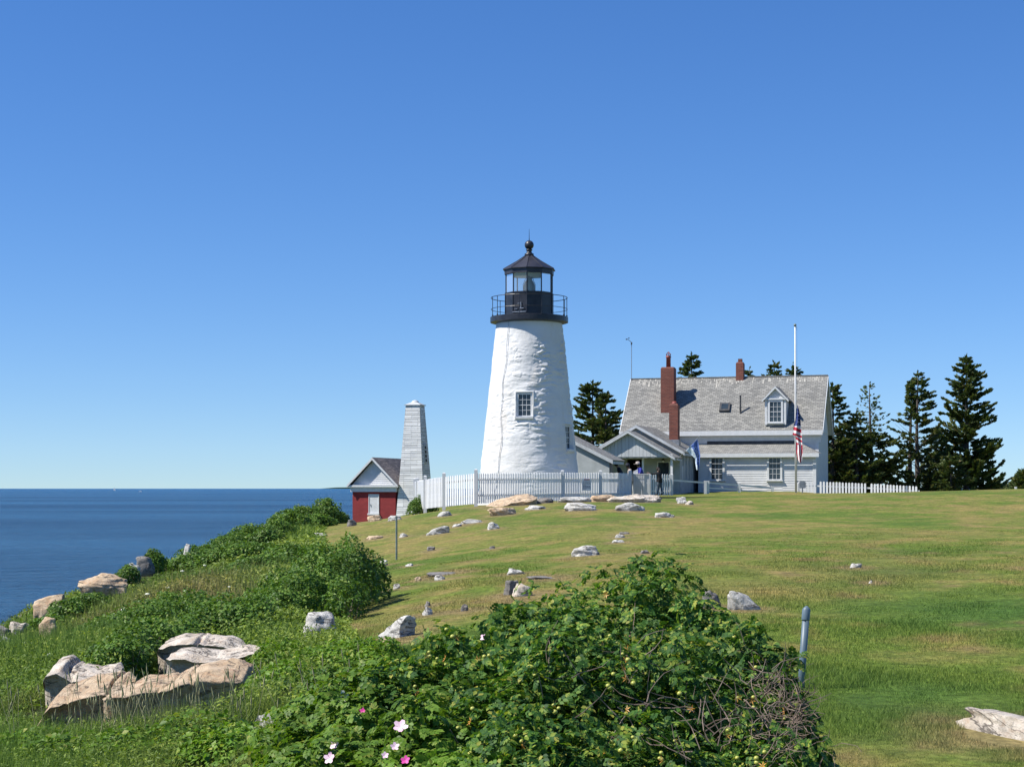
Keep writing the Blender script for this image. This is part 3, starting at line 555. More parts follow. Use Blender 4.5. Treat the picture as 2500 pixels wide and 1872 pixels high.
def window(parent, T, x0, x1, z0, z1, cols, rows, fw=.10, dep=.06, y=0.0, name='window', sill=True, bar=.022, mid=True, mat='trim', deep=.05):
    """x along wall, y outward, z up. outer frame surrounds x0..x1, z0..z1"""
    f = MB(T); f.box(x0-fw, x0, y-.04, y+dep, z0-fw*.4, z1+fw); f.box(x1, x1+fw, y-.04, y+dep, z0-fw*.4, z1+fw); f.box(x0, x1, y-.04, y+dep-.003, z1, z1+fw); f.box(x0, x1, y-.04, y+dep-.003, z0-fw*.4, z0)
    f = f.build('window_frame', M[mat], parent)
    g = MB(T).box(x0-.01, x1+.01, y-.03, y+dep-deep, z0-.01, z1+.01).build('pane', M['glassdark'], f)
    b = MB(T); yy = y+dep-deep
    for i in range(1, cols): x = x0+(x1-x0)*i/cols; b.box(x-bar/2, x+bar/2, yy-.005, yy+.02, z0, z1)
    for i in range(1, rows):
        z = z0+(z1-z0)*i/rows; t = bar*1.7 if (mid and i*2 == rows) else bar; b.box(x0, x1, yy-.004, yy+.024, z-t/2, z+t/2)
    b.build('glazing_bars', M['white'], f)
    if sill: MB(T).box(x0-fw-.05, x1+fw+.05, y-.04, y+dep+.07, z0-fw*.4-.07, z0-fw*.4-.003).build('sill', M[mat], f)
    return f
for az, z0, z1, w in WN:
    a0 = -PI/2+R(az); ox, oy = math.cos(a0), math.sin(a0); rb = tr(z1)-.14
    T = lambda x, y, z, ox=ox, oy=oy, rb=rb: (TX+ox*(rb+y)-oy*x, TY+oy*(rb+y)+ox*x, z)
    window(LH, T, -w/2, w/2, z0, z1, 3, 4, .08, .08)
    MB(T).box(-w/2-.16, w/2+.16, .0, tr(z0)-rb+.09, z0-.16, z0-.05).build('stone_sill', M['white'], LH)
C0 = (TX, TY)
MB().lathe([(1.6, 8.30), (1.78, 8.33), (1.93, 8.37), (1.975, 8.385), (1.975, 8.64), (1.93, 8.66), (.5, 8.66)], 64, C0).build('gallery_deck', M['black'], LH)
mb = MB(); mb.ring(C0, 1.93, 9.63, .018); mb.ring(C0, 1.93, 9.05, .014); mb.build('gallery_rail', M['black'], LH)
for a in [R(q) for q in (-163, -146, -105, -72, -27, -11, 20, 60, 100, 140)]:
    x, y = TX+1.93*math.cos(a), TY+1.93*math.sin(a); mb = MB(); mb.tube([(x, y, 8.64), (x, y, 9.63)], .017, 6); mb.tube([(x, y, 8.66), (x, y, 8.72)], .04, 6)
    mb.build('rail_post', M['black'], LH)
A0 = -PI/2+R(-6); RL = 1.23
def dec(r, z): return [(r, z)]
wl = MB().lathe([(RL, 8.62), (RL, 9.80), (RL+.035, 9.80), (RL+.035, 9.86), (RL-.10, 9.86), (RL-.10, 8.64)], 10, C0, A0).build('lantern_wall', M['black'], LH)
mb = MB()
for i in range(10):
    a = A0+R(36*i); x, y = TX+(RL+.012)*math.cos(a), TY+(RL+.012)*math.sin(a); MB().tube([(x, y, 8.66), (x, y, 9.80)], .022, 5).build('wall_seam', M['black'], wl)
# small louvre and ledges on the camera side panel
a = A0-R(18); ox, oy = math.cos(a), math.sin(a); rp = RL*math.cos(R(18))
TP = lambda x, y, z: (TX+ox*(rp+y)-oy*x, TY+oy*(rp+y)+ox*x, z)
MB(TP).box(-.36, .36, 0, .10, 8.80, 8.84).build('ledge', M['rod'], LH); mb = MB(TP); mb.box(-.27, -.10, .0, .09, 8.96, 8.985); mb.box(.05, .25, .0, .12, 8.97, 9.01); mb.box(-.1, .05, 0, .1, 9.22, 9.25); mb.box(.06, .10, .0, .08, 9.0, 9.3); mb.build('vent_brackets', M['rod'], LH)
for i in range(10):
    a = A0+R(36*i); x, y = TX+(RL-.03)*math.cos(a), TY+(RL-.03)*math.sin(a); MB().tube([(x, y, 9.84), (x, y, 10.82)], .032, 6).build('mullion', M['black'], LH)
m, n, b = newmat('lantern_glass'); M['lglass'] = m; n.nodes.remove(b); g1 = n.nodes.new('ShaderNodeBsdfTransparent'); g1.inputs[0].default_value = (.95, .98, .98, 1); g2 = n.nodes.new('ShaderNodeBsdfGlossy'); g2.inputs['Roughness'].default_value = .02
fz = n.nodes.new('ShaderNodeFresnel'); fz.inputs[0].default_value = 1.45; mx = n.nodes.new('ShaderNodeMixShader'); n.links.new(fz.outputs[0], mx.inputs[0]); n.links.new(g1.outputs[0], mx.inputs[1]); n.links.new(g2.outputs[0], mx.inputs[2]); df = n.nodes.new('ShaderNodeBsdfDiffuse'); df.inputs[0].default_value = (.75, .8, .8, 1); m3 = n.nodes.new('ShaderNodeMixShader'); m3.inputs[0].default_value = .14; n.links.new(mx.outputs[0], m3.inputs[1]); n.links.new(df.outputs[0], m3.inputs[2]); n.links.new(m3.outputs[0], n.nodes['Material Output'].inputs[0])
for i in range(10):
    a, a2 = A0+R(36*i), A0+R(36*i+36); r = RL-.035
    MB().poly([(TX+r*math.cos(a), TY+r*math.sin(a), 9.85), (TX+r*math.cos(a2), TY+r*math.sin(a2), 9.85), (TX+r*math.cos(a2), TY+r*math.sin(a2), 10.8), (TX+r*math.cos(a), TY+r*math.sin(a), 10.8)]).build('glass_pane', M['lglass'], LH)
M['ceil'] = pm('pale_green_ceiling', (.42, .50, .46), (.5, .58, .54), 3, .7, 0)
MB().lathe([(RL-.02, 10.80), (.5, 10.98), (.01, 11.0)], 10, C0, A0).build('ceiling', M['ceil'], LH)
MB().lathe([(RL-.11, 9.845), (.01, 9.845)], 10, C0, A0).build('lantern_floor', M['ceil'], LH)
MB().lathe([(RL-.02, 10.78), (RL+.045, 10.78), (RL+.05, 11.0), (RL+.13, 11.02), (RL+.13, 11.05), (.62, 11.48), (.16, 11.80)], 10, C0, A0).build('lantern_roof', M['blackroof'], LH)
mb = MB()
for i in range(10):
    a = A0+R(36*i); c_, s_ = math.cos(a), math.sin(a); mb.tube([(TX+r_*c_, TY+r_*s_, z_+.012) for r_, z_ in ((RL+.12, 11.05), (.62, 11.48), (.16, 11.80))], .018, 5)
mb.build('roof_ribs', M['blackroof'], LH)
prof = [(.20, 11.74), (.235, 11.78), (.235, 11.86), (.16, 11.90), (.13, 11.95), (.12, 12.0), (.165, 12.04), (.165, 12.08), (.11, 12.10), (.10, 12.12)]
prof += [(.235*math.sin(q), 12.31-.235*math.cos(q)) for q in np.linspace(.42, PI-.08, 16)]
MB().lathe(prof, 24, C0).build('ball_finial', M['black'], LH, True)
MB().tube([(TX, TY, 12.5), (TX, TY, 12.66), (TX, TY, 13.12)], [.028, .016, .008], 6).build('lightning_rod', M['black'], LH)
m, n, b = newmat('lens_glass'); M['lens'] = m; b.inputs['Base Color'].default_value = (.34, .38, .36, 1); b.inputs['Transmission Weight'].default_value = .55; b.inputs['Roughness'].default_value = .12; b.inputs['IOR'].default_value = 1.4
pr = []
for i in range(22):
    z = 9.86+.88*i/21; q = (z-9.9)/.84; r = .29*math.sin(min(max(q*.82+.30, 0), 1)*PI)**.6 if q < .98 else .05
    pr += [(max(r, .04), z), (max(r, .04)+.028, z+.02), (max(r, .04), z+.036)]
MB().lathe(pr, 14, C0).build('lens', M['lens'], LH)
mb = MB()
for i in range(6):
    a = R(60*i+8); mb.tube([(TX+.31*math.cos(a), TY+.31*math.sin(a), z_) for z_ in (9.86, 10.3)]+[(TX+.14*math.cos(a), TY+.14*math.sin(a), 10.72)], .014, 5)
mb.build('lens_frame', M['darkmetal'], LH)
# lightning cable, wavy, down the lit side
mb = MB(); pts = []
for i in range(60):
    z = 8.36-i*(8.36+.5)/59; a = -PI/2+R(-38.5+1.8*math.sin(i*.19)+.9*math.sin(i*.5+1)); r = tr(z)+.03; pts.append((TX+r*math.cos(a), TY+r*math.sin(a), z))
mb.tube(pts, .012, 6); mb.build('cable', M['rod'], LH)
# ------------------------------------------------------------------ keeper's house frame: s along the ridge, d towards the viewer
HO = Vector((7.86, 109.6, 0)); HU = Vector((.9588, -.284, 0)); HN = Vector((-.284, -.9588, 0))
def TH_(s, d, z): return HO+HU*s+HN*d+Vector((0, 0, z))
def so(px, d): r = (px-1250)/F; return (r*(109.6-.9588*d)-7.86+.284*d)/(.9588+.284*r)
def zo(py, s, d): return (1192-py)/F*(109.6-.284*s-.9588*d)
HS = thing('keepers_house', 'white clapboard keeper house with long grey shingled roof and brick chimneys', 'house', (TH_(6, 0, -.4)))
def clap(name, T, x0, x1, z0, z1, parent, mat='white', y=0.0, step=.15, x0t=None, x1t=None, th=.024):
    """stepped clapboards; x limits may taper linearly to x0t/x1t at the top"""
    x0t = x0 if x0t is None else x0t; x1t = x1 if x1t is None else x1t; mb = MB(T); z = z0; n_ = max(1, round((z1-z0)/step)); st = (z1-z0)/n_
    L = lambda a, b, z: a+(b-a)*(z-z0)/(z1-z0)
    for i in range(n_):
        a, b2 = z0+i*st, z0+(i+1)*st; xa, xb, xc, xd = L(x0, x0t, a), L(x1, x1t, a), L(x1, x1t, b2), L(x0, x0t, b2)
        mb.poly([(xa, y+th, a), (xb, y+th, a), (xc, y+.002, b2), (xd, y+.002, b2)]); mb.poly([(xa, y, a), (xb, y, a), (xb, y+th, a), (xa, y+th, a)])
    return mb.build(name, M[mat], parent)
ZB = -.75; ZE = 3.62; ZR = 7.24; DE = 3.3; SL = (ZR-ZE)/DE
# main body walls
mb = MB(TH_); mb.box(.3, 12.55, -3.0, 3.0, ZB, 3.55)
mb.prism([(.3, 0), (.3, 0)], 0, 0) if False else None
mb.build('wall', M['white'], HS)
for sx, nm in ((.3, 'a'), (12.55, 'b')):
    g = MB(lambda x, y, z, sx=sx: TH_(sx+y, x, z)); g.prism([(-3.0, 3.55), (3.0, 3.55), (0, 3.55+3.0*SL+.0)], -.02, .02); g.build('gable_wall', M['white'], HS)
rf = MB(TH_)
rf.slab([(0, DE, ZE), (12.85, DE, ZE), (12.85, 0, ZR), (0, 0, ZR)], .10); rf.slab([(12.85, -DE, ZE), (0, -DE, ZE), (0, 0, ZR), (12.85, 0, ZR)], .10)
ROOF = rf.build('roof', M['shingle'], HS, uv=True)
mb = MB(TH_)
mb.box(.0, 12.85, 3.375, 3.41, ZE-.30, ZE-.005); mb.box(.05, 12.8, 3.02, 3.37, ZE-.30, ZE-.27); mb.box(.1, 12.75, 3.0, 3.05, ZE-.75, ZE-.31)
for sx in (-.01, 12.86):
    for sg in (1, -1): mb.hexa([(sx-.03, sg*DE, ZE-.32), (sx+.03, sg*DE, ZE-.32), (sx+.03, 0, ZR-.32), (sx-.03, 0, ZR-.32), (sx-.03, sg*DE, ZE-.02), (sx+.03, sg*DE, ZE-.02), (sx+.03, 0, ZR-.02), (sx-.03, 0, ZR-.02)])
mb.box(12.36, 12.58, 2.84, 3.03, ZB, ZE-.3); mb.build('cornice_trim', M['trim'], HS)
mb = MB(TH_); mb.slab([(.05, DE-.05, ZE-.115+.054), (12.8, DE-.05, ZE-.115+.054), (12.8, .05, ZR-.115-.054-.05), (.05, .05, ZR-.115-.054-.05)], .02); mb.slab([(12.8, -DE+.05, ZE-.12), (.05, -DE+.05, ZE-.12), (.05, -.05, ZR-.22), (12.8, -.05, ZR-.22)], .02); mb.build('soffit', M['trim'], HS)
MB(TH_).box(0, 12.85, -.09, .09, ZR-.04, ZR+.015).build('ridge_cap', M['shingle'], HS, uv=True)
mb = MB(TH_)   # pale droppings below the ridge
for i in range(95):
    s_ = random.uniform(.2, 12.6); L_ = random.uniform(.06, .26)*(1.0 if random.random() < .88 else 1.8); d0 = random.uniform(.05, .25); w_ = random.uniform(.04, .13)
    mb.slab([(s_, d0+L_, ZR-SL*(d0+L_)+.012), (s_+w_, d0+L_, ZR-SL*(d0+L_)+.012), (s_+w_*.8, d0, ZR-SL*d0+.012), (s_, d0, ZR-SL*d0+.012)], .006)
M['dropping'] = pm('pale_lichen_streaks', (.30, .29, .26), (.46, .44, .38), 5, .9, 0); mb.build('lichen_streaks', M['dropping'], ROOF)
# lean-to along the front
LD = 4.8; LS0, LS1 = 5.35, 12.62; LZ = 2.14
clap('front_siding', TH_, LS0, LS1-.18, ZB, LZ+.0, HS, y=0) if False else None
TLf = lambda x, y, z: TH_(x, LD+y, z)
MB(TH_).box(LS0, LS1-.03, 3.01, LD-.01, ZB, LZ).build('lean_to_wall', M['white'], HS)
w1 = (so(1737.5, LD), so(1764.5, LD)); w2 = (so(1878, LD), so(1905, LD)); wz = (.57, 1.86)
segs = [(LS0, w1[0]-.14), (w1[1]+.14, w2[0]-.14), (w2[1]+.14, LS1-.2)]
for a, b_ in segs: clap('clapboard_siding', TLf, a, b_, -.55, LZ-.05, HS)
for a, b_ in (w1, w2): clap('clapboard_siding', TLf, a-.14, b_+.14, -.55, wz[0]-.16, HS)
for a, b_ in (w1, w2): window(HS, TLf, a, b_, wz[0], wz[1], 3, 4, .13, .07, .02)
MB(TLf).box(LS1-.2, LS1, -.02, .045, -.6, LZ-.02).build('corner_board', M['trim'], HS)
rf = MB(TH_); e0, e1, dE2, zT, zE2 = LS0-.3, 12.82, 5.1, 2.80, 2.16
rf.slab([(e0, dE2, zE2), (e1, dE2, zE2), (11.55, 3.02, zT), (e0, 3.02, zT)], .07); rf.poly([(e1, dE2, zE2), (e1, 3.02, zE2), (11.55, 3.02, zT)])
rf.build('lean_to_roof', M['shingle'], HS, uv=True)
mb = MB(TH_); mb.box(e0, e1-.0, dE2+.03, dE2+.06, zE2-.24, zE2-.005); mb.box(e0, e1-.06, LD+.01, dE2-.07, zE2-.12, zE2-.08); mb.build('lean_to_fascia', M['trim'], HS)
MB(TH_).box(5.6, 11.5, 3.06, 3.075, 2.80, 2.98).build('dark_wall_strip', M['darkmetal'], HS)  # plain dark strip on the wall just above the lean-to roof
# dormer
dc = so(1898, 2.2); dw = .66; dd = 3.10; dz0 = zo(1037, dc, dd); dz1 = zo(971, dc, dd); dap = zo(942, dc, dd)
DT = lambda x, y, z: TH_(dc+x, dd+y, z)
DM = MB(DT).prism([(-dw, dz0), (dw, dz0), (dw, dz1), (0, dap-.1), (-dw, dz1)], 0, -2.8).build('dormer', M['white'], HS)
window(DM, DT, -.35, .35, zo(1029, dc, dd), zo(981, dc, dd), 3, 4, .12, .06, .02)
rf = MB(DT)
for sg in (1, -1):
    q = [(sg*(dw+.2), .16, dz1-.16), (0, .16, dap), (0, -3.0, dap), (sg*(dw+.2), -3.0, dz1-.16)]; rf.slab(q if sg < 0 else q[::-1], .06)
rf.build('dormer_roof', M['shingle'], DM, uv=True)
mb = MB(DT)
for sg in (1, -1): mb.hexa([(sg*(dw+.17), .10, dz1-.27), (sg*(dw+.17), .19, dz1-.27), (0, .19, dap-.17), (0, .10, dap-.17), (sg*(dw+.17), .10, dz1-.16), (sg*(dw+.17), .19, dz1-.16), (0, .19, dap-.02), (0, .10, dap-.02)])
mb.box(-dw-.12, dw+.12, .0, .13, dz1-.12, dz1-.02); mb.box(-dw, -dw+.13, -.01, .05, dz0, dz1-.13); mb.box(dw-.13, dw, -.01, .05, dz0, dz1-.13); mb.build('dormer_trim', M['trim'], DM)
# skylight, vent pipe
sk = so(1770, 1.9); zc = ZR-SL*2.0
mb = MB(TH_); mb.slab([(sk-.33, 2.28, ZR-SL*2.28+.22), (sk+.33, 2.28, ZR-SL*2.28+.22), (sk+.33, 1.78, ZR-SL*1.78+.20), (sk-.33, 1.78, ZR-SL*1.78+.20)], .26); SKY = mb.build('skylight', M['darkmetal'], HS)
MB(TH_).slab([(sk-.21, 2.19, ZR-SL*2.19+.235), (sk+.21, 2.19, ZR-SL*2.19+.235), (sk+.21, 1.87, ZR-SL*1.87+.22), (sk-.21, 1.87, ZR-SL*1.87+.22)], .012).build('pane', M['glassdark'], SKY)
vs = so(1808.5, 2.1); MB(TH_).tube([TH_(0, 0, 0)*0+Vector((vs, 2.25, ZR-SL*2.25-.1)), Vector((vs, 2.25, zo(965, vs, 2.2)))], .055, 8).build('vent_pipe', M['darkmetal'], HS)
# chimneys
def chimney(s0, s1, d0, d1, z0, z1, parent=HS, cap=True, nm='chimney'):
    mb = MB(TH_); mb.box(s0, s1, d0, d1, z0, z1-.10)
    c = .06; mb.hexa([(s0, d0, z1-.10), (s1, d0, z1-.10), (s1, d1, z1-.10), (s0, d1, z1-.10), (s0+c, d0+c, z1), (s1-c, d0+c, z1), (s1-c, d1-c, z1), (s0+c, d1-c, z1)])
    return mb.build(nm, M['brick'], parent, uv=True)
s0, s1 = so(1613, 2.17), so(1645, 2.17)
CH = chimney(s0, s1, 1.35, 2.17, 3.9, zo(896, s0, 2.17)); sm = (s0+s1)/2; z0 = zo(897, sm, 1.76)
M['terracotta'] = pm('terracotta', (.20, .04, .03), (.30, .07, .05), 6, .6, .2, .003)
q = TH_(sm, 1.76, 0); CPt = MB().lathe([(.001, z0-.05), (.15, z0-.05), (.145, z0+.62), (.175, z0+.64), (.175, z0+.70), (.14, z0+.72), (.14, z0+.76)], 16, (q.x, q.y)).build('chimney_pot', M['terracotta'], CH, True)
mb = MB()
for i in range(8):
    a = R(45*i); c_, s_ = math.cos(a), math.sin(a); mb.tube([(q.x+.13*c_, q.y+.13*s_, z0+.75), (q.x+.15*c_, q.y+.15*s_, z0+.84), (q.x+.02*c_, q.y+.02*s_, z0+1.0)], .018, 4)
mb.build('pot_crown', M['terracotta'], CPt)
s0, s1 = so(1796.7, .2), so(1815, .2); CH2 = chimney(s0, s1, -.35, .25, 6.2, zo(884, s0, .1)); MB(TH_).box(s0+.12, s1-.12, -.2, .1, zo(885, s0, .1)-.02, zo(876, s0, .1)).build('flue', M['brick'], CH2, uv=True)
s0, s1 = so(1633.6, 7.2), so(1655, 7.2); z1 = zo(985, s0, 7.2); CH3 = chimney(s0, s1, 6.6, 7.2, 2.2, z1); q = TH_((s0+s1)/2, 6.9, 0)
MB().lathe([(.17, z1-.01), (.16, z1+.06), (.11, z1+.13), (.001, z1+.16)], 14, (q.x, q.y)).build('chimney_cap', M['terracotta'], CH3, True)
mb = MB(TH_); mb.box(s0-.06, s1+.06, 6.54, 7.25, 2.2, 3.0-.02) ; mb.build('flashing', M['rod'], HS)
# ell with gable, and the open porch in front of it
RS = 2.40; E1 = 9.3; P1 = 11.6; EZ = 3.83; ESL = .56; PZ = 3.40; PSL = .565
def gable_roof(parent, rs, rz, sl, hwL, hwR, d0, d1, nm, mat='shingle', t=.08):
    mb = MB(TH_)
    mb.slab([(rs, d1, rz), (rs+hwR, d1, rz-sl*hwR), (rs+hwR, d0, rz-sl*hwR), (rs, d0, rz)][::-1] if False else [(rs, d0, rz), (rs, d1, rz), (rs+hwR, d1, rz-sl*hwR), (rs+hwR, d0, rz-sl*hwR)], t)
    mb.slab([(rs, d1, rz), (rs, d0, rz), (rs-hwL, d0, rz-sl*hwL), (rs-hwL, d1, rz-sl*hwL)], t); return mb.build(nm, M[mat], parent, uv=True)
def rake(mb, rs, rz, sl, hwL, hwR, d, h=.20, t=.05):
    for hw, sg in ((hwL, -1), (hwR, 1)):
        a = [(rs+sg*hw, d, rz-sl*hw), (rs, d, rz)]; z = -.02
        mb.hexa([(a[0][0], d-t, a[0][2]-h), (a[0][0], d, a[0][2]-h), (a[1][0], d, a[1][2]-h), (a[1][0], d-t, a[1][2]-h), (a[0][0], d-t, a[0][2]+z), (a[0][0], d, a[0][2]+z), (a[1][0], d, a[1][2]+z), (a[1][0], d-t, a[1][2]+z)])
ehw = 2.62
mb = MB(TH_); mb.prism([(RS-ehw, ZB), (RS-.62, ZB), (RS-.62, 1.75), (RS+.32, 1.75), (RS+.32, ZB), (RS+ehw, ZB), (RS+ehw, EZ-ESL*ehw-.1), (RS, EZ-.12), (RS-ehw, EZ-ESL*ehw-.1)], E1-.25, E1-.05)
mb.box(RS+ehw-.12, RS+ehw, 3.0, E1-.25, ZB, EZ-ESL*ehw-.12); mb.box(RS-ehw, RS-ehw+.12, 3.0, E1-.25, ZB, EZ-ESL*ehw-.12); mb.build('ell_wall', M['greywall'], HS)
MB(TH_).box(RS-1.2, RS+1.0, E1-2.2, E1-1.9, ZB, 2.2).build('dark_hall', M['interior'], HS)
gable_roof(HS, RS, EZ, ESL, 2.95, 2.95, .9, E1+.22, 'ell_roof')
mb = MB(TH_); rake(mb, RS, EZ, ESL, 2.95, 2.95, E1+.23); mb.box(RS+2.86, RS+2.90, 4.9, E1+.18, EZ-ESL*2.9-.25, EZ-ESL*2.9-.09); mb.build('ell_trim', M['oldwhite'], HS)
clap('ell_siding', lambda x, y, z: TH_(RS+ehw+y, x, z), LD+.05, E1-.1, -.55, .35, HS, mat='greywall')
mb = MB(TH_)
for d in np.arange(LD+.4, E1-.2, 1.0): mb.box(RS+ehw-.01, RS+ehw+.05, d-.06, d+.06, .36, 1.95)
mb.build('wall_battens', M['greywall'], HS)
MB(TH_).box(RS+ehw+.0, RS+ehw+.03, E1-1.3, E1-.75, .55, 1.35).build('side_panel', M['trim'], HS)
# porch
PO = RS
pg = MB(TH_); phw = 2.6
for i in range(24):   # vertical boards of the porch gable
    x0 = -phw+i*2*phw/24; x1 = x0+2*phw/24-.012; za, zb_ = [PZ-PSL*abs(x)-.14 for x in (x0, x1)]
    y0 = P1-.08+(.006 if i % 2 else 0)
    pts = [(x0, 1.86), (x1, 1.86), (x1, zb_)]+([(0, PZ-.14)] if x0 < 0 < x1 else [])+[(x0, za)]
    if zb_ > 1.9 or za > 1.9: pg.prism([(RS+a, max(b_, 1.86)) for a, b_ in pts], y0-.03, y0)
pg.build('porch_gable_boards', M['oldwhite'], HS)
MB(TH_).box(RS-phw, RS+phw, P1-.135, P1-.12, 1.87, 2.02).build('porch_beam', M['white'], HS)
gable_roof(HS, RS, PZ, PSL, 2.80, 2.80, E1-.04, P1+.20, 'porch_roof')
mb = MB(TH_); rake(mb, RS, PZ, PSL, 2.80, 2.80, P1+.21, .16); mb.box(RS+2.72, RS+2.76, E1, P1+.17, PZ-PSL*2.76-.20, PZ-PSL*2.76-.085); mb.build('porch_trim', M['oldwhite'], HS)
MB(TH_).box(RS-phw, RS+phw, E1, P1-.1, 1.80, 1.85).build('porch_ceiling', M['greywall'], HS)
for px in (1640,): s_ = so(px, P1-.2); MB(TH_).box(s_-.065, s_+.065, P1-.26, P1-.13, ZB, 1.86).build('porch_post', M['white'], HS)
s_ = so(1569.5, P1-.6); MB(TH_).box(s_-.055, s_+.055, P1-.7, P1-.59, ZB, 1.80).build('porch_post', M['white'], HS)
s_ = RS-phw; MB(TH_).box(s_, s_+.1, E1, P1-.15, ZB, 1.80).build('porch_side_wall', M['greywall'], HS)
s0, s1 = so(1607, E1), so(1633, E1); NB = MB(TH_).box(s0-.07, s1+.07, E1-.03, E1+.0, .72, 1.62).build('notice_board', M['trim'], HS); MB(TH_).box(s0, s1, E1-.0, E1+.012, .79, 1.55).build('pane', M['glassdark'], NB)
q = TH_(so(1619, E1+.1), E1+.1, 1.68); PLm = MB().lathe([(.001, q.z-.14), (.06, q.z-.12), (.075, q.z-.05), (.05, q.z)], 12, (q.x, q.y)).build('porch_lamp', M['lamp'], HS, True); MB().lathe([(.10, q.z), (.05, q.z+.08), (.03, q.z+.13), (.001, q.z+.13)], 12, (q.x, q.y)).build('lamp_shade', M['darkmetal'], PLm)
# anemometer mast on the ridge
q = TH_(.06, .1, 0); AN = thing('anemometer_mast', 'thin mast with wind cups at the left end of the house ridge', 'mast', (q.x, q.y, ZR-.3))
MB().tube([(q.x, q.y, ZR-.3), (q.x, q.y, zo(836, 0, 0))], .022, 6).build('pole', M['rod'], AN); zt = zo(838, 0, 0)
MB().tube([(q.x, q.y, zt-.1), (q.x, q.y, zt+.06)], .05, 6).build('sensor_body', M['darkmetal'], AN)
MB().tube([(q.x, q.y, zt+.04), (q.x-.1, q.y, zt+.14), (q.x-.27, q.y, zt+.25)], .016, 6).build('arm', M['darkmetal'], AN)
for a in (0, 120, 240):
    c_ = (q.x-.28+.10*math.cos(R(a)), q.y+.10*math.sin(R(a)), zt+.27+.05*math.cos(R(a))); mb = MB(); mb.tube([(q.x-.28, q.y, zt+.26), c_], .008, 4); mb.lathe([(.001, c_[2]-.03), (.05, c_[2]-.01), (.055, c_[2]+.03)], 8, c_[:2]); mb.build('wind_cup', M['darkmetal'], AN)
# ------------------------------------------------------------------ workroom shed beside the tower
WS = thing('workroom_shed', 'low pale shed with grey shingled roof between lighthouse and porch', 'shed', TH_(2.2, 20, -.6))
WD = 21.4; wr, whw = .75, 2.78; WZ = 3.02; WSL = .50
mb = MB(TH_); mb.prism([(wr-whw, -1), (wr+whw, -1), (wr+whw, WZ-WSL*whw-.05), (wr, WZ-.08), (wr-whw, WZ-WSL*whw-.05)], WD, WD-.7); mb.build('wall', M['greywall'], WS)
gable_roof(WS, wr, WZ, WSL, 3.0, 3.02, WD-2.75, WD+.20, 'roof')
mb = MB(TH_); rake(mb, wr, WZ, WSL, 3.0, 3.02, WD+.21, .22); mb.box(wr+2.93, wr+2.97, WD-2.7, WD+.17, WZ-WSL*2.95-.25, WZ-WSL*2.95-.09); mb.build('trim', M['oldwhite'], WS)
MB(TH_).box(wr+whw+.003, wr+whw+.03, WD-.68, WD-.05, -.9, 1.45).build('side_door', M['darkmetal'], WS)
# ------------------------------------------------------------------ fog signal building and bell tower
BO = Vector(((913-1250)/F*117, 117, 0))
def TB(s, d, z): return BO+HU*s+HN*d+Vector((0, 0, z))
FB = thing('fog_signal_building', 'small red brick building with white pediment and brown roof above the sea', 'building', TB(0, -2.5, -2.3))
MB(TB).box(-1.62, 1.62, -5.5, 0, -3.2, -.22).build('brick_wall', M['brickred'], FB, uv=True)
BH = 1.92; BZ = 2.19; BSL = 1.02; be = BZ-BSL*BH
gm = MB(TB); gm.prism([(-1.7, .2), (1.7, .2), (0, BZ-.16)], .02, -.1); gm.build('pediment', M['white'], FB)
clap('pediment_boards', lambda x, y, z: TB(x, .03+y, z), -1.62, 1.62, .26, 1.86, FB, x0t=-.08, x1t=.08, step=.13)
mb = MB(TB); mb.box(-1.85, 1.85, -5.6, .33, .10, .24); mb.box(-1.72, 1.72, -5.55, .16, -.24, .10)
mb.build('cornice', M['trim'], FB)
mb = MB(TB)
mb.slab([(0, .38, BZ), (BH, .38, be), (BH, -5.7, be), (0, -5.7, BZ)], .07); mb.slab([(-BH, .38, be), (0, .38, BZ), (0, -5.7, BZ), (-BH, -5.7, be)], .07); mb.build('roof', M['shingledark'], FB, uv=True)
mb = MB(TB)
for hw, sg in ((BH, -1), (BH, 1)):
    mb.hexa([(sg*hw, .34, be-.17), (sg*hw, .40, be-.17), (0, .40, BZ-.19), (0, .34, BZ-.19), (sg*hw, .34, be-.01), (sg*hw, .40, be-.01), (0, .40, BZ-.01), (0, .34, BZ-.01)])
mb.build('rake_boards', M['trim'], FB)
x0, x1 = [(p-1250)/F*117 for p in (899, 927)]; sc_ = ((x0+x1)/2-BO.x)/.9588; hw = .345
mb = MB(TB); mb.box(sc_-hw-.05, sc_-hw, -.02, .05, -1.75, -.40); mb.box(sc_+hw, sc_+hw+.05, -.02, .05, -1.75, -.40); mb.box(sc_-hw, sc_+hw, -.02, .02, -1.75, -.40); SH_ = mb.build('shutter', M['white'], FB)
MB(TB).box(sc_-hw-.10, sc_+hw+.08, 0, .14, -1.87, -1.75).build('sill', M['white'], FB)
MB(TB).tube([(sc_-hw+.1, .05, -1.25), (sc_-hw+.1, .05, -1.1)], .02, 5).build('latch', M['rod'], SH_)
MB(TB).box(-2.25, -1.75, -3.2, -2.4, .42, .82).build('eave_box', M['white'], FB)
BC = TB(2.72, -1.0, 0)
def TT(x, y, z): return BC+HU*x+HN*y+Vector((0, 0, z))
BT = thing('bell_tower', 'tall tapering white shingled bell tower with dome cap beside the brick building', 'tower', TT(0, 0, -2.3))
zb_, zt_, hb, ht = -2.9, 5.84, 1.10, .51
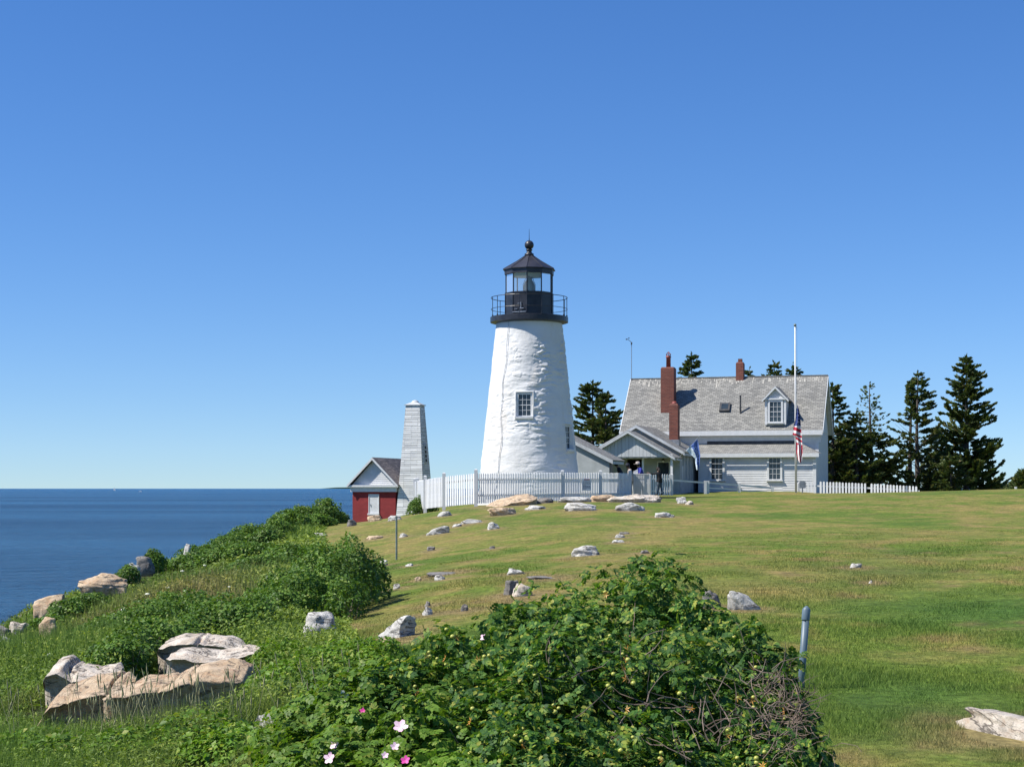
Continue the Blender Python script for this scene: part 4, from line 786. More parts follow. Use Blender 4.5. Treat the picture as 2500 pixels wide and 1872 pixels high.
for k, nm in enumerate(('front', 'right', 'back', 'left')):
    c_, s_ = [(1, 0), (0, 1), (-1, 0), (0, -1)][k]
    # local frame rotated by k*90 degrees; slope handled with hexa-based boards
    mb = MB(); n_ = 66; st = (zt_-zb_)/n_
    for i in range(n_):
        za, z2 = zb_+i*st, zb_+(i+1)*st; ha = hb+(ht-hb)*(za-zb_)/(zt_-zb_); h2 = hb+(ht-hb)*(z2-zb_)/(zt_-zb_); o_ = .016
        def Q(x, y, z): 
            X_, Y_ = (x*c_+y*s_, y*c_-x*s_); return TT(X_, Y_, z)
        ou = random.uniform(.8, 1.3)*o_
        mb.poly([Q(-ha-.01, ha+ou, za), Q(ha+.01, ha+ou, za), Q(h2, h2+.001, z2), Q(-h2, h2+.001, z2)]); mb.poly([Q(-ha-.01, ha-.03, za), Q(ha+.01, ha-.03, za), Q(ha+.01, ha+ou, za), Q(-ha-.01, ha+ou, za)])
    mb.build('clapboard_face', M['bellboards'] if 'bellboards' in M else M.setdefault('bellboards', shingle('weathered_bell_tower_boards', [(.52, .53, .52), (.78, .79, .78)], .95, .1325, (.36, .36, .35))), BT, uv=True)
mb = MB(TT); mb.box(-.60, .60, -.60, .60, zt_, zt_+.06); mb.hexa([(-.56, -.56, zt_+.06), (.56, -.56, zt_+.06), (.56, .56, zt_+.06), (-.56, .56, zt_+.06), (-.25, -.25, zt_+.22), (.25, -.25, zt_+.22), (.25, .25, zt_+.22), (-.25, .25, zt_+.22)]); mb.build('cap', M['oldwhite'], BT)
MB().lathe([(.27, zt_+.19), (.25, zt_+.28), (.17, zt_+.36), (.001, zt_+.40)], 16, (BC.x, BC.y)).build('dome', M['oldwhite'], BT, True)
zm = 2.45; hm = hb+(ht-hb)*(zm-zb_)/(zt_-zb_); sl_ = (hb-ht)/(zt_-zb_)
TW = lambda x, y, z: TT(hm-(z-zm)*sl_+y+.03, -x, z)
f = MB(TW); f.box(-.27, .27, -.03, .03, 1.78, 3.14); f = f.build('window_frame', M['oldwhite'], BT)
for i in range(4): MB(TW).box(-.15, .15, .03, .042, 1.88+i*.30, 2.08+i*.30).build('pane', M['interior'], f)
# ------------------------------------------------------------------ fences
def mk_picket(h=1.22, w=.068, t=.022, round_=True):
    pts = [(-w/2, 0), (w/2, 0), (w/2, h-.05), (w*.34, h-.015), (0, h), (-w*.34, h-.015), (-w/2, h-.05)]
    me = bpy.data.meshes.new('picket'); mb = MB().prism(pts, -t/2, t/2); me.from_pydata(mb.v, [], mb.f); me.materials.append(M['picket']); return me
PM = mk_picket(1.34); PM2 = mk_picket(1.34, .115, .025); PM3 = mk_picket(1.34, .085, .03)
def fence(label, pts, zt, sp=.141, mesh=PM, h=1.34, post_h=.14, posts=None, group='white picket fences', pw=.075, railside=1, pz=None):
    """pts: list of (x,y) vertices; zt: picket top z at each vertex"""
    b = (pts[0][0], pts[0][1], gz1(*pts[0])); F_ = thing('picket_fence', label, 'fence', b, group)
    n_p = 0
    for (a, b_), (z0, z1) in zip(zip(pts, pts[1:]), zip(zt, zt[1:])):
        L_ = math.dist(a, b_); n_ = max(1, round(L_/sp)); ux, uy = (b_[0]-a[0])/L_, (b_[1]-a[1])/L_; an = math.atan2(uy, ux); nx, ny = uy*railside, -ux*railside
        for i in range(1, n_):
            t = i/n_; o = bpy.data.objects.new('picket', mesh); COL.objects.link(o); o.parent = F_; z = z0+(z1-z0)*t-h+random.uniform(-.008, .008)
            o.location = Vector((a[0]+ux*L_*t, a[1]+uy*L_*t, z))-ORG[F_.name]; o.rotation_euler = (0, random.uniform(-.008, .008), an); n_p += 1
        for rh in (.36, 1.06):
            off = -.055; mb = MB(); A_ = (a[0]+nx*off, a[1]+ny*off); B_ = (b_[0]+nx*off, b_[1]+ny*off); w_ = .02; hh = .045
            mb.hexa([(A_[0]-nx*w_, A_[1]-ny*w_, z0-h+rh-hh), (B_[0]-nx*w_, B_[1]-ny*w_, z1-h+rh-hh), (B_[0]+nx*w_, B_[1]+ny*w_, z1-h+rh-hh), (A_[0]+nx*w_, A_[1]+ny*w_, z0-h+rh-hh),
                     (A_[0]-nx*w_, A_[1]-ny*w_, z0-h+rh+hh), (B_[0]-nx*w_, B_[1]-ny*w_, z1-h+rh+hh), (B_[0]+nx*w_, B_[1]+ny*w_, z1-h+rh+hh), (A_[0]+nx*w_, A_[1]+ny*w_, z0-h+rh+hh)]); mb.build('rail', M['trim'], F_)
    for (x, y), z in zip(posts[0] if posts else pts, posts[1] if posts else zt):
        mb = MB(); mb.box(x-pw, x+pw, y-pw, y+pw, gz1(x, y)-.3, z+post_h); c_ = pw*.6
        mb.hexa([(x-pw, y-pw, z+post_h), (x+pw, y-pw, z+post_h), (x+pw, y+pw, z+post_h), (x-pw, y+pw, z+post_h), (x-c_, y-c_, z+post_h+.04), (x+c_, y-c_, z+post_h+.04), (x+c_, y+c_, z+post_h+.04), (x-c_, y+c_, z+post_h+.04)])
        mb.build('post', M['white'], F_)
    return F_
def PX(px, Y): return ((px-1250)/F*Y, Y)
L1 = [(1162, 73, 1154.5), (1084, 74.2, 1163), (1038, 75.9, 1170), (1019, 77.7, 1174.5), (1013, 79.3, 1176)]
fence('left picket fence running back beside the bell tower', [PX(p, Y) for p, Y, y in L1], [(1192-y)/F*Y for p, Y, y in L1], .135, mesh=PM3, railside=-1)
L2 = [(1162, 73, 1154.5), (1373, 79, 1153.4), (1466, 81.5, 1153.7), (1538, 84.2, 1154.5)]
pp = [PX(p, Y) for p, Y, y in L2]; zt2 = [(1192-y)/F*Y for p, Y, y in L2]
fence('main picket fence in front of the lighthouse base carrying the warning sign', pp, zt2, .141, posts=(pp[1:], zt2[1:]), post_h=.08)
LP = [(1585, 96.2, 1157), (1640, 96.9, 1157)]
fence('short picket panel under the porch between desk and porch post', [PX(p, Y) for p, Y, y in LP], [(1192-y)/F*Y for p, Y, y in LP], .15, post_h=-.03)
L3 = [(1950, 99.6, 1174.5), (1996, 99.4, 1174.5), (2120, 98.6, 1179.5), (2245, 97.6, 1187)]
fence('right picket fence of wide white pickets stepping down towards the spruces', [PX(p, Y) for p, Y, y in L3], [(1192-y)/F*Y for p, Y, y in L3], .19, mesh=PM2, posts=([PX(1950, 99.7)], [16.6/F*99]), post_h=-.1)
# rail fence along the ramp
RFc = thing('rail_fence', 'low white rail fence running down along the house front', 'fence', (*PX(1720, 97), -.35))
RP = [(1643, 97.0, 1172), (1722, 97.5, 1178), (1728.5, 97.6, 1178), (1805, 98.3, 1184), (1886, 99, 1191)]
for a, b_ in [(0, 1), (2, 3), (3, 4)]:
    A_, B_ = P(*RP[a][::2], 1) if False else P(RP[a][0], RP[a][2], RP[a][1]), P(RP[b_][0], RP[b_][2], RP[b_][1])
    MB().hexa([(A_.x, A_.y-.03, A_.z-.05), (B_.x, B_.y-.03, B_.z-.05), (B_.x, B_.y+.03, B_.z-.05), (A_.x, A_.y+.03, A_.z-.05), (A_.x, A_.y-.03, A_.z+.05), (B_.x, B_.y-.03, B_.z+.05), (B_.x, B_.y+.03, B_.z+.05), (A_.x, A_.y+.03, A_.z+.05)]).build('rail', M['white'], RFc)
    if a != 0: MB().hexa([(A_.x, A_.y-.02, A_.z-.35), (B_.x, B_.y-.02, B_.z-.30), (B_.x, B_.y+.02, B_.z-.30), (A_.x, A_.y+.02, A_.z-.35), (A_.x, A_.y-.02, A_.z-.27), (B_.x, B_.y-.02, B_.z-.22), (B_.x, B_.y+.02, B_.z-.22), (A_.x, A_.y+.02, A_.z-.27)]).build('rail', M['white'], RFc)
for p, Y, y in RP[1:]:
    q = P(p, y, Y); MB().box(q.x-.075, q.x+.075, q.y-.06, q.y+.06, -.8, q.z+.12).build('post', M['white'], RFc)
# white reception desk
q0, q1 = PX(1546, 93), PX(1583, 93.4); DK = thing('reception_desk', 'boxy white slatted desk standing at the porch entrance', 'desk', (q0[0]+.4, 93.2, -.5)); zt_ = 36/F*93
mb = MB(); mb.box(q0[0], q1[0], 93, 94.3, -.7, zt_-.06); mb.build('body', M['trim'], DK); mb = MB(); mb.box(q0[0]-.04, q1[0]+.03, 92.95, 94.35, zt_-.057, zt_); mb.build('desktop', M['white'], DK)
mb = MB()
for i in range(5): mb.box(q0[0]+.02+i*.125, q0[0]+.115+i*.125, 92.955, 92.997, -.6, zt_-.36); mb.box(q0[0]+.02+i*.125, q0[0]+.115+i*.125, 92.955, 92.997, zt_-.28, zt_-.08)
mb.build('slats', M['white'], DK)
mb = MB(); mb.prism([(q0[0]+.05, zt_+.003), (q0[0]+.28, zt_+.003), (q0[0]+.28, zt_+.25), (q0[0]+.05, zt_+.14)], 93.3, 93.5); o = mb.build('display_box', M['white'], None, loc=(q0[0]+.16, 93.4, zt_)); tag(o, 'small white wedge shaped box standing on the reception desk', 'box')
# warning sign on the fence
def on_seg(px, pts):   # point on the fence polyline at photo column px
    for a, b_ in zip(pts, pts[1:]):
        r = (px-1250)/F; den = (b_[0]-a[0])-r*(b_[1]-a[1]); t = (r*a[1]-a[0])/den
        if -.001 <= t <= 1.001: return (a[0]+(b_[0]-a[0])*t, a[1]+(b_[1]-a[1])*t, math.atan2(b_[1]-a[1], b_[0]-a[0]))
x, y, an = on_seg(1430, pp); k = F/y; sw, sh = 38/k/2, 30/k; zc = (1192-1182)/k
u_ = Vector((math.cos(an), math.sin(an), 0)); n_ = Vector((math.sin(an), -math.cos(an), 0)); O_ = Vector((x, y, 0))+n_*.05
SG = thing('warning_sign', 'pale warning sign with a red heading fixed to the picket fence', 'sign', O_+Vector((0, 0, zc)))
TS = lambda a, b_, c: O_+u_*a+n_*b_+Vector((0, 0, c))
M['signwhite'] = pm('sign_board', (.74, .75, .76), (.8, .8, .8), 6, .6, 0); M['signred'] = pm('sign_red', (.35, .03, .05), (.4, .04, .06), 6, .6, 0); M['signtext'] = pm('sign_lettering', (.10, .12, .2), (.14, .15, .24), 6, .6, 0)
MB(TS).box(-sw, sw, 0, .015, zc-sh*.5, zc+sh*.45).build('board', M['signwhite'], SG); HD = MB(TS).box(-sw*.6, sw*.62, .015, .020, zc+sh*.34, zc+sh*.45).build('heading_panel', M['signred'], SG)
def text_part(txt, size, T, x, z, mat, parent, name='lettering', yo=.024, align='CENTER', width=None):
    cu = bpy.data.curves.new(name, 'FONT'); cu.body = txt; cu.size = size; cu.align_x = align; cu.resolution_u = 2
    ob = bpy.data.objects.new(name, cu); COL.objects.link(ob); me = bpy.data.meshes.new_from_object(ob); bpy.data.objects.remove(ob)
    xs = [v.co.x for v in me.vertices]; sx = 1 if width is None else width/(max(xs)-min(xs))
    for v in me.vertices: v.co = T(x+v.co.x*sx, yo, z+v.co.y)
    return link_mesh(name, me, mat, parent)
text_part('WARNING', .07, TS, 0, zc+sh*.36, M['signwhite'], SG, width=sw*1.0)
mb = MB(TS); zz_ = zc+sh*.26
for i, (n1, t) in enumerate([(5, .02), (6, .02), (4, .02), (7, .02), (3, .02), (4, .055), (5, .024), (3, .024)]):
    x = -sw*.85; w_ = (sw*1.7*(.45 if i in (4, 7) else 1))/n1
    for j in range(n1): mb.box(x+j*w_, x+j*w_+w_*.82, .016, .019, zz_-t, zz_)
    zz_ -= t+sh*.045
mb.build('text_lines', M['signtext'], SG)
# meter box
q = P(1959, 1183, 96.5); MBx = thing('utility_box', 'small grey metal box on a stake beside the flagpole foot', 'box', (q.x, q.y, -.45)); mb = MB(); w_, h_ = .19, .20
mb.prism([(q.x-w_, q.z-h_+.04), (q.x-w_+.05, q.z-h_), (q.x+w_-.05, q.z-h_), (q.x+w_, q.z-h_+.04), (q.x+w_, q.z+h_-.06), (q.x+w_-.08, q.z+h_), (q.x-w_+.08, q.z+h_), (q.x-w_, q.z+h_-.06)], q.y-.06, q.y+.06); mb.build('case', M['rod'], MBx)
MB().box(q.x-.03, q.x+.03, q.y-.02, q.y+.02, -.7, q.z-h_).build('stake', M['rod'], MBx)
# ------------------------------------------------------------------ flagpole and flags
FY = 96.0; fb = P(1943.5, 1203, FY); ft = P(1941, 797, FY)
FP = thing('flagpole', 'tall white flagpole with a ball top in front of the house', 'flagpole', (fb.x, fb.y, gz1(fb.x, fb.y)))
MB().tube([fb-Vector((0, 0, .4)), fb.lerp(ft, .5), ft], [.068, .055, .038], 12).build('pole', M['white'], FP, True)
MB().lathe([(.001, ft.z-.02), (.05, ft.z), (.085, ft.z+.05), (.085, ft.z+.10), (.05, ft.z+.15), (.001, ft.z+.165)], 14, (ft.x, ft.y)).build('ball', M['polegreen'], FP, True)
mb = MB(); mb.tube([ft+Vector((.05, 0, -.03)), ft+Vector((.10, 0, -.05)), ft+Vector((.10, 0, -.2))], .02, 6); mb.tube([ft+Vector((.10, 0, -.2)), ft+Vector((.13, -.02, -4.4))], .006, 4); mb.tube([ft+Vector((.10, .0, -6)), fb+Vector((.11, 0, .8))], .006, 4); mb.build('halyard', M['rod'], FP)
MB().box(fb.x+.04, fb.x+.12, fb.y-.05, fb.y+.05, .35, .42).build('cleat', M['rod'], FP)
def drape(name, left, right, Y, nu, nv, matfn, mats, parent=None, amp=.06, folds=3, label=None, cat=None, thick=.004):
    """left/right: photo-measured outline points top->bottom; builds folded cloth with real depth"""
    def cr(pts, t):
        t = t*(len(pts)-1); i = min(int(t), len(pts)-2); f = t-i; return (pts[i][0]+(pts[i+1][0]-pts[i][0])*f, pts[i][1]+(pts[i+1][1]-pts[i][1])*f)
    def pt(u, v):
        a, b_ = cr(left, v), cr(right, v); x = a[0]+(b_[0]-a[0])*u; y_ = a[1]+(b_[1]-a[1])*u
        q = P(x, y_, Y); w_ = amp*min(1, v*4+.1); q.y += w_*math.sin(folds*PI*u+v*2.1)+w_*.4*math.sin(7*u+9*v); return q
    vs = []; fs = []; mi = []
    for j in range(nv+1):
        for i in range(nu+1): vs.append(pt(i/nu, j/nv))
    for j in range(nv):
        for i in range(nu): a = j*(nu+1)+i; fs.append((a, a+nu+1, a+nu+2, a+1)); mi.append(matfn((i+.5)/nu, (j+.5)/nv))
    me = bpy.data.meshes.new(name); me.from_pydata(vs, [], fs); 
    for i, p in enumerate(me.polygons): p.material_index = mi[i]; p.use_smooth = True
    o = link_mesh(name, me, mats, parent); md = o.modifiers.new('s', 'SOLIDIFY'); md.thickness = thick; return o, pt
def z3(x, y): return (1920+x/9.733, 980+y/9.741)
UF = thing('national_flag', 'red white and blue starred flag hanging limp at half mast', 'flag', P(1948, 989, 95.85))
lf = [z3(262, 95), z3(228, 270), z3(215, 440), z3(180, 560), z3(160, 690), z3(150, 790), z3(215, 850), z3(228, 960), z3(240, 1090), z3(240, 1220), z3(270, 1320), z3(285, 1400), z3(310, 1455)]
rt = [z3(272, 95), z3(312, 250), z3(330, 420), z3(338, 540), z3(345, 680), z3(355, 800), z3(362, 890), z3(372, 980), z3(385, 1090), z3(396, 1220), z3(372, 1320), z3(368, 1400), z3(340, 1460)]
def ufm(u, v):
    if v < .27 and v+.0*u < .27: return 2
    if v < .62: return 0 if int(((v-.27)-u*.055)/.052+10) % 2 == 0 else 1
    return 0 if int(u*5.2+v*3) % 2 == 0 else 1
fo, fpt = drape('flag_cloth', lf, rt, 95.85, 26, 90, ufm, [M['flag_red'], M['flag_white'], M['flag_blue']], UF, .07, 3)
mb = MB()
for u, v in [(.5, .03), (.3, .07), (.75, .08), (.2, .12), (.55, .12), (.3, .165), (.7, .16), (.15, .20), (.5, .205), (.8, .21), (.3, .245), (.62, .245)]:
    c_ = fpt(u, v)+Vector((0, -.012, 0)); pts = [c_+Vector((math.sin(k_*PI/5)*(.034 if k_ % 2 == 0 else .015), 0, math.cos(k_*PI/5)*(.034 if k_ % 2 == 0 else .015))) for k_ in range(10)]; mb.poly(pts)
mb.build('stars', M['flag_white'], UF)
OY = 96.6; fA, fB = P(1648, 1126.5, OY+.4), P(1710, 1063, OY-.3)
OF = thing('open_flag', 'blue and white flag lettered OPEN on a slanting pole at the porch corner', 'flag', fA)
MB().tube([fA, fB], .017, 8).build('flag_pole', M['rod'], OF); MB().lathe([(.001, fB.z-.02), (.03, fB.z), (.001, fB.z+.05)], 8, (fB.x, fB.y)).build('finial', M['rod'], OF)
lf = [(1675, 1100), (1684, 1107), (1693, 1115), (1697, 1120), (1698, 1130), (1701, 1148)]; rt = [(1702.5, 1071.5), (1705, 1082), (1707, 1097), (1709.5, 1112), (1708, 1130), (1704.5, 1147)]
oc, opt = drape('flag_cloth', lf, rt, OY, 26, 40, lambda u, v: 1 if (u < .42-.25*v or v > .85 and u < .6) else 0, [M['open_blue'], M['open_white']], OF, .07, 3)
me_o = text_part('OPEN', 1.0, lambda x, y, z: Vector((x, y, z)), 0, 0, M['open_white'], None, yo=0, name='lettering')
for v in me_o.data.vertices:
    tx_, tz_ = v.co.x, v.co.z; uu = min(max(.62+(tz_-.35)*.42, .02), .98); vv = min(max(.16+(tx_+1.35)/2.7*.62, 0), 1); v.co = opt(uu, vv)+Vector((0, -.02, 0))-ORG[OF.name]
me_o.parent = OF; ORG[me_o.name] = ORG[OF.name]
# posts on the lawn
Yp = 45.0; q = P(968, 1366, Yp); q.z = gz1(q.x, q.y)
o = MB().tube([q-Vector((0, 0, .3)), (q.x, q.y, (1192-1259)/F*Yp)], .026, 10).build('marker_pole', M['polegreen'], None, loc=tuple(q)); tag(o, 'thin grey green pole standing alone on the slope left of the lawn', 'pole')
Yp = 13.6; q = P(1958, 1640, Yp); gq = gz1(q.x, q.y); tp = P(1969, 1481, Yp); MP = thing('marker_post', 'blue grey pipe post with a rounded cap beside the rose bush', 'post', (q.x, q.y, gq))
dv = (tp-q).normalized(); bt = q+dv*((gq-.2-q.z)/dv.z)
MB().tube([bt, tp-dv*.075], .029, 16).build('pipe', M['pole'], MP, True); MB().tube([tp-dv*.11, tp-dv*.10, tp-dv*.02, tp-dv*.005, tp+dv*.008], [.034, .0345, .033, .022, .006], 16).build('pipe_cap', M['pole'], MP, True)
# boats
D = 8200; q = P(279, 1197, D); zs = SEA; SB = thing('sailboat', 'distant white sailboat on the horizon', 'sailboat', (q.x, q.y, zs))
MB().hexa([(q.x-5, q.y-1, zs), (q.x+5, q.y-1, zs), (q.x+5, q.y+1, zs), (q.x-5, q.y+1, zs), (q.x-6, q.y-1.5, zs+1.4), (q.x+7, q.y-.2, zs+1.4), (q.x+7, q.y+.2, zs+1.4), (q.x-6, q.y+1.5, zs+1.4)]).build('hull', M['white'], SB)
MB().tube([(q.x, q.y, zs+1), (q.x, q.y, zs+17)], .12, 6).build('mast', M['rod'], SB); MB().prism([(q.x-4.5, zs+2.6), (q.x-.1, zs+2.6), (q.x-.1, zs+16)], q.y-.05, q.y+.05).build('mainsail', M['sail'], SB); MB().prism([(q.x+.2, zs+2), (q.x+5, zs+2), (q.x+.2, zs+14)], q.y-.05, q.y+.05).build('jib', M['sail'], SB)
D = 5200; q = P(342, 1199, D); MBo = thing('motorboat', 'tiny white motorboat on the sea right of the sailboat', 'boat', (q.x, q.y, SEA))
MB().hexa([(q.x-4, q.y-1, SEA), (q.x+4, q.y-1, SEA), (q.x+4, q.y+1, SEA), (q.x-4, q.y+1, SEA), (q.x-4.6, q.y-1.4, SEA+1.3), (q.x+5.5, q.y-.2, SEA+1.6), (q.x+5.5, q.y+.2, SEA+1.6), (q.x-4.6, q.y+1.4, SEA+1.3)]).build('hull', M['white'], MBo); MB().box(q.x-1, q.x+2, q.y-.9, q.y+.9, SEA+1.3, SEA+3).build('cabin', M['white'], MBo)
# ------------------------------------------------------------------ people
def person(label, loc, H, facing, pose, shirt, pants, hair='hair', hat=None):
    """one continuous skinned body; facing = angle (rad) of the look direction in plan; local +X is forward, +Y the person's left"""
    t = thing('person', label, 'person', loc)
    ca, sa = math.cos(facing), math.sin(facing); h = H/1.75
    lean = pose.get('lean', 0)
    J = {'pelvis': (0, 0, .95), 'waist': (.02+lean*.06, 0, 1.10), 'chest': (.02+lean*.22, 0, 1.30), 'neck0': (.0+lean*.36, 0, 1.46), 'neck': (.02+lean*.42, 0, 1.53), 'head0': (.04+lean*.48, 0, 1.60), 'head1': (.05+lean*.52, 0, 1.68), 'head2': (.04+lean*.53, 0, 1.74),
         'nose': (.145+lean*.50, 0, 1.635), 'chin': (.10+lean*.46, 0, 1.57)}
    Rr = {'pelvis': .185, 'waist': .17, 'chest': .195, 'neck0': .09, 'neck': .055, 'head0': .085, 'head1': .098, 'head2': .06, 'nose': .014, 'chin': .035}
    E = [('pelvis', 'waist'), ('waist', 'chest'), ('chest', 'neck0'), ('neck0', 'neck'), ('neck', 'head0'), ('head0', 'head1'), ('head1', 'head2'), ('head0', 'nose'), ('head0', 'chin')]
    for sg, S in ((1, 'L'), (-1, 'R')):
        st = pose.get('step'+S, 0); J['hip'+S] = (0, .095*sg, .90); J['knee'+S] = (.03+st*.5, .10*sg, .50); J['ank'+S] = (-.02+st, .10*sg, .09); J['toe'+S] = (.16+st, .115*sg, .035)
        for k_, r in (('hip', .13), ('knee', .082), ('ank', .055), ('toe', .035)): Rr[k_+S] = r
        E += [('pelvis', 'hip'+S), ('hip'+S, 'knee'+S), ('knee'+S, 'ank'+S), ('ank'+S, 'toe'+S)]
        sh = (lean*.30, .19*sg, 1.41); J['sh'+S] = sh; el, wr = pose.get('arm'+S, ((.02, .25*sg, 1.13), (.12, .26*sg, .90)))
        J['el'+S] = el; J['wr'+S] = wr; d = (Vector(wr)-Vector(el)).normalized(); J['palm'+S] = tuple(Vector(wr)+d*.07)
        Rr['sh'+S] = .085; Rr['el'+S] = .055; Rr['wr'+S] = .028; Rr['palm'+S] = .034; E += [('chest', 'sh'+S), ('sh'+S, 'el'+S), ('el'+S, 'wr'+S), ('wr'+S, 'palm'+S)]
        sd_ = d.orthogonal().normalized()
        for k_, (o_, L_) in enumerate([(-.030, .070), (-.010, .080), (.010, .076), (.030, .062)]):
            a = Vector(J['palm'+S])+sd_*o_+d*.02; J[f'f{k_}{S}'] = tuple(a); J[f'g{k_}{S}'] = tuple(a+d*L_*.6); J[f'h{k_}{S}'] = tuple(a+d*L_*.9+Vector((0, 0, -.02)))
            for c in 'fgh': Rr[f'{c}{k_}{S}'] = .0095
            E += [('palm'+S, f'f{k_}{S}'), (f'f{k_}{S}', f'g{k_}{S}'), (f'g{k_}{S}', f'h{k_}{S}')]
        a = Vector(wr)+d*.03-sd_*.04; J['th'+S] = tuple(a); J['ti'+S] = tuple(a+d*.045-sd_*.02); Rr['th'+S] = .011; Rr['ti'+S] = .009; E += [('wr'+S, 'th'+S), ('th'+S, 'ti'+S)]
    keys = list(J); me = bpy.data.meshes.new('body'); me.from_pydata([(J[k_][0]*h, J[k_][1]*h, J[k_][2]*h) for k_ in keys], [(keys.index(a), keys.index(b_)) for a, b_ in E], [])
    o = bpy.data.objects.new('body', me); COL.objects.link(o); md = o.modifiers.new('k', 'SKIN'); md.use_smooth_shade = True
    sv = me.skin_vertices[0].data
    for i, k_ in enumerate(keys): r = Rr[k_]*h; sv[i].radius = (r, r*(1.0 if k_ in ('waist', 'chest', 'pelvis') else 1)); sv[i].use_root = (k_ == 'pelvis')
    ss = o.modifiers.new('s', 'SUBSURF'); ss.levels = ss.render_levels = 1
    bpy.context.view_layer.update(); dg = bpy.context.evaluated_depsgraph_get(); m2 = bpy.data.meshes.new_from_object(o.evaluated_get(dg)); bpy.data.objects.remove(o)
    m2.name = 'body'; m2.materials.clear()
    for mm in (M['skin'], M[shirt], M[pants], M['shoe']): m2.materials.append(mm)
    slv = pose.get('sleeve', .45); 
    for p in m2.polygons:
        c = p.center/h; best = 0
        handy = min((c-Vector(J['palm'+S])).length for S in 'LR'); elb = min((c-Vector(J['wr'+S])).length for S in 'LR')
        if c.z > 1.49+0*lean and (c-Vector(J['head0'])).length < .25: k_ = 0
        elif handy < .16 or elb < slv*.45: k_ = 0
        elif c.z > .93: k_ = 1
        elif c.z > .09: k_ = 2
        else: k_ = 3
        if c.z > .80 and c.z <= .93 and handy > .2: k_ = 1
        p.material_index = k_; p.use_smooth = True
    bo = bpy.data.objects.new('body', m2); COL.objects.link(bo); bo.parent = t
    hd = Vector(J['head1'])*h; mb = MB(); pr = [(.001, hd.z+.115*h), (.06*h, hd.z+.10*h), (.10*h, hd.z+.05*h), (.112*h, hd.z-.02*h), (.10*h, hd.z-.09*h), (.06*h, hd.z-.12*h)]
    mb.lathe(pr, 14, (hd.x-.022*h, 0)); 
    ho = mb.build('hair', M[hair], None, True); ho.parent = t
    if pose.get('long'):
        mb = MB(); mb.tube([(hd.x-.06*h, 0, hd.z), (hd.x-.13*h, 0, hd.z-.12*h), (hd.x-.15*h, 0, hd.z-.36*h)], [.09*h, .09*h, .05*h], 10); q_ = mb.build('long_hair', M[hair], None, True); q_.parent = t
    for sg in (1, -1):
        mb = MB(); mb.lathe([(.001, hd.z-.03*h), (.011*h, hd.z-.02*h), (.001, hd.z-.01*h)], 6, (hd.x+.088*h, sg*.033*h)); q_ = mb.build('eye', M['shoe'], None); q_.parent = t
    if hat:
        mb = MB(); mb.lathe([(.118*h, hd.z-.01*h), (.118*h, hd.z+.04*h), (.095*h, hd.z+.115*h), (.001, hd.z+.135*h)], 16, (hd.x-.01*h, 0)); mb.hexa([(hd.x+.08*h, -.07*h, hd.z+.0*h), (hd.x+.21*h, -.05*h, hd.z-.02*h), (hd.x+.21*h, .05*h, hd.z-.02*h), (hd.x+.08*h, .07*h, hd.z+.0*h), (hd.x+.08*h, -.07*h, hd.z+.015*h), (hd.x+.21*h, -.05*h, hd.z-.01*h), (hd.x+.21*h, .05*h, hd.z-.01*h), (hd.x+.08*h, .07*h, hd.z+.015*h)])
        q_ = mb.build('cap', M[hat], None, True); q_.parent = t
    t.rotation_euler = (0, 0, facing); return t
def pl(px, Y): x, y = PX(px, Y); return (x, y, gz1(x, y)-.0)
def ph(px, py, Y): return (1192-py)/F*Y-pl(px, Y)[2]
person('person in dark navy jacket walking left with head bowed, leftmost behind the fence', pl(1518, 91), ph(1518, 1131, 91)+.05, R(178), {'lean': .5, 'stepL': .18, 'stepR': -.15, 'sleeve': 0}, 'navy_cloth', 'black_cloth', hat='navy_cloth')
person('person in pale top and dark peaked cap looking left behind the gate post', pl(1541, 93), ph(1538, 1133, 93), R(185), {'lean': .3, 'sleeve': .3}, 'beige_cloth', 'khaki_cloth', hat='navy_cloth')
person('person in bright blue shirt and light cap behind the reception desk', pl(1567, 95.3), ph(1563, 1129, 95.3), R(195), {'lean': .35, 'armL': ((.2, .27, 1.16), (.38, .16, 1.05)), 'armR': ((.2, -.27, 1.16), (.38, -.16, 1.05)), 'sleeve': .5}, 'blue_cloth', 'khaki_cloth', hat='beige_cloth')
wx_, wy_, wz0 = PX(1611, 94.6)[0], 94.6, (1192-1208.5)/F*94.6
person('long haired person in black top and grey jeans leaning on the desk, seen from behind', (wx_, wy_, wz0), ph(1611, 1143, 94.6)*0+(1209-1143)/F*94.6+.03, R(140), {'lean': .25, 'long': 1, 'stepL': .12, 'stepR': -.12, 'armL': ((.30, .36, 1.33), (.42, .60, 1.40)), 'armR': ((.12, -.27, 1.15), (.26, -.2, 1.0)), 'sleeve': .1}, 'black_cloth', 'jeans_cloth')
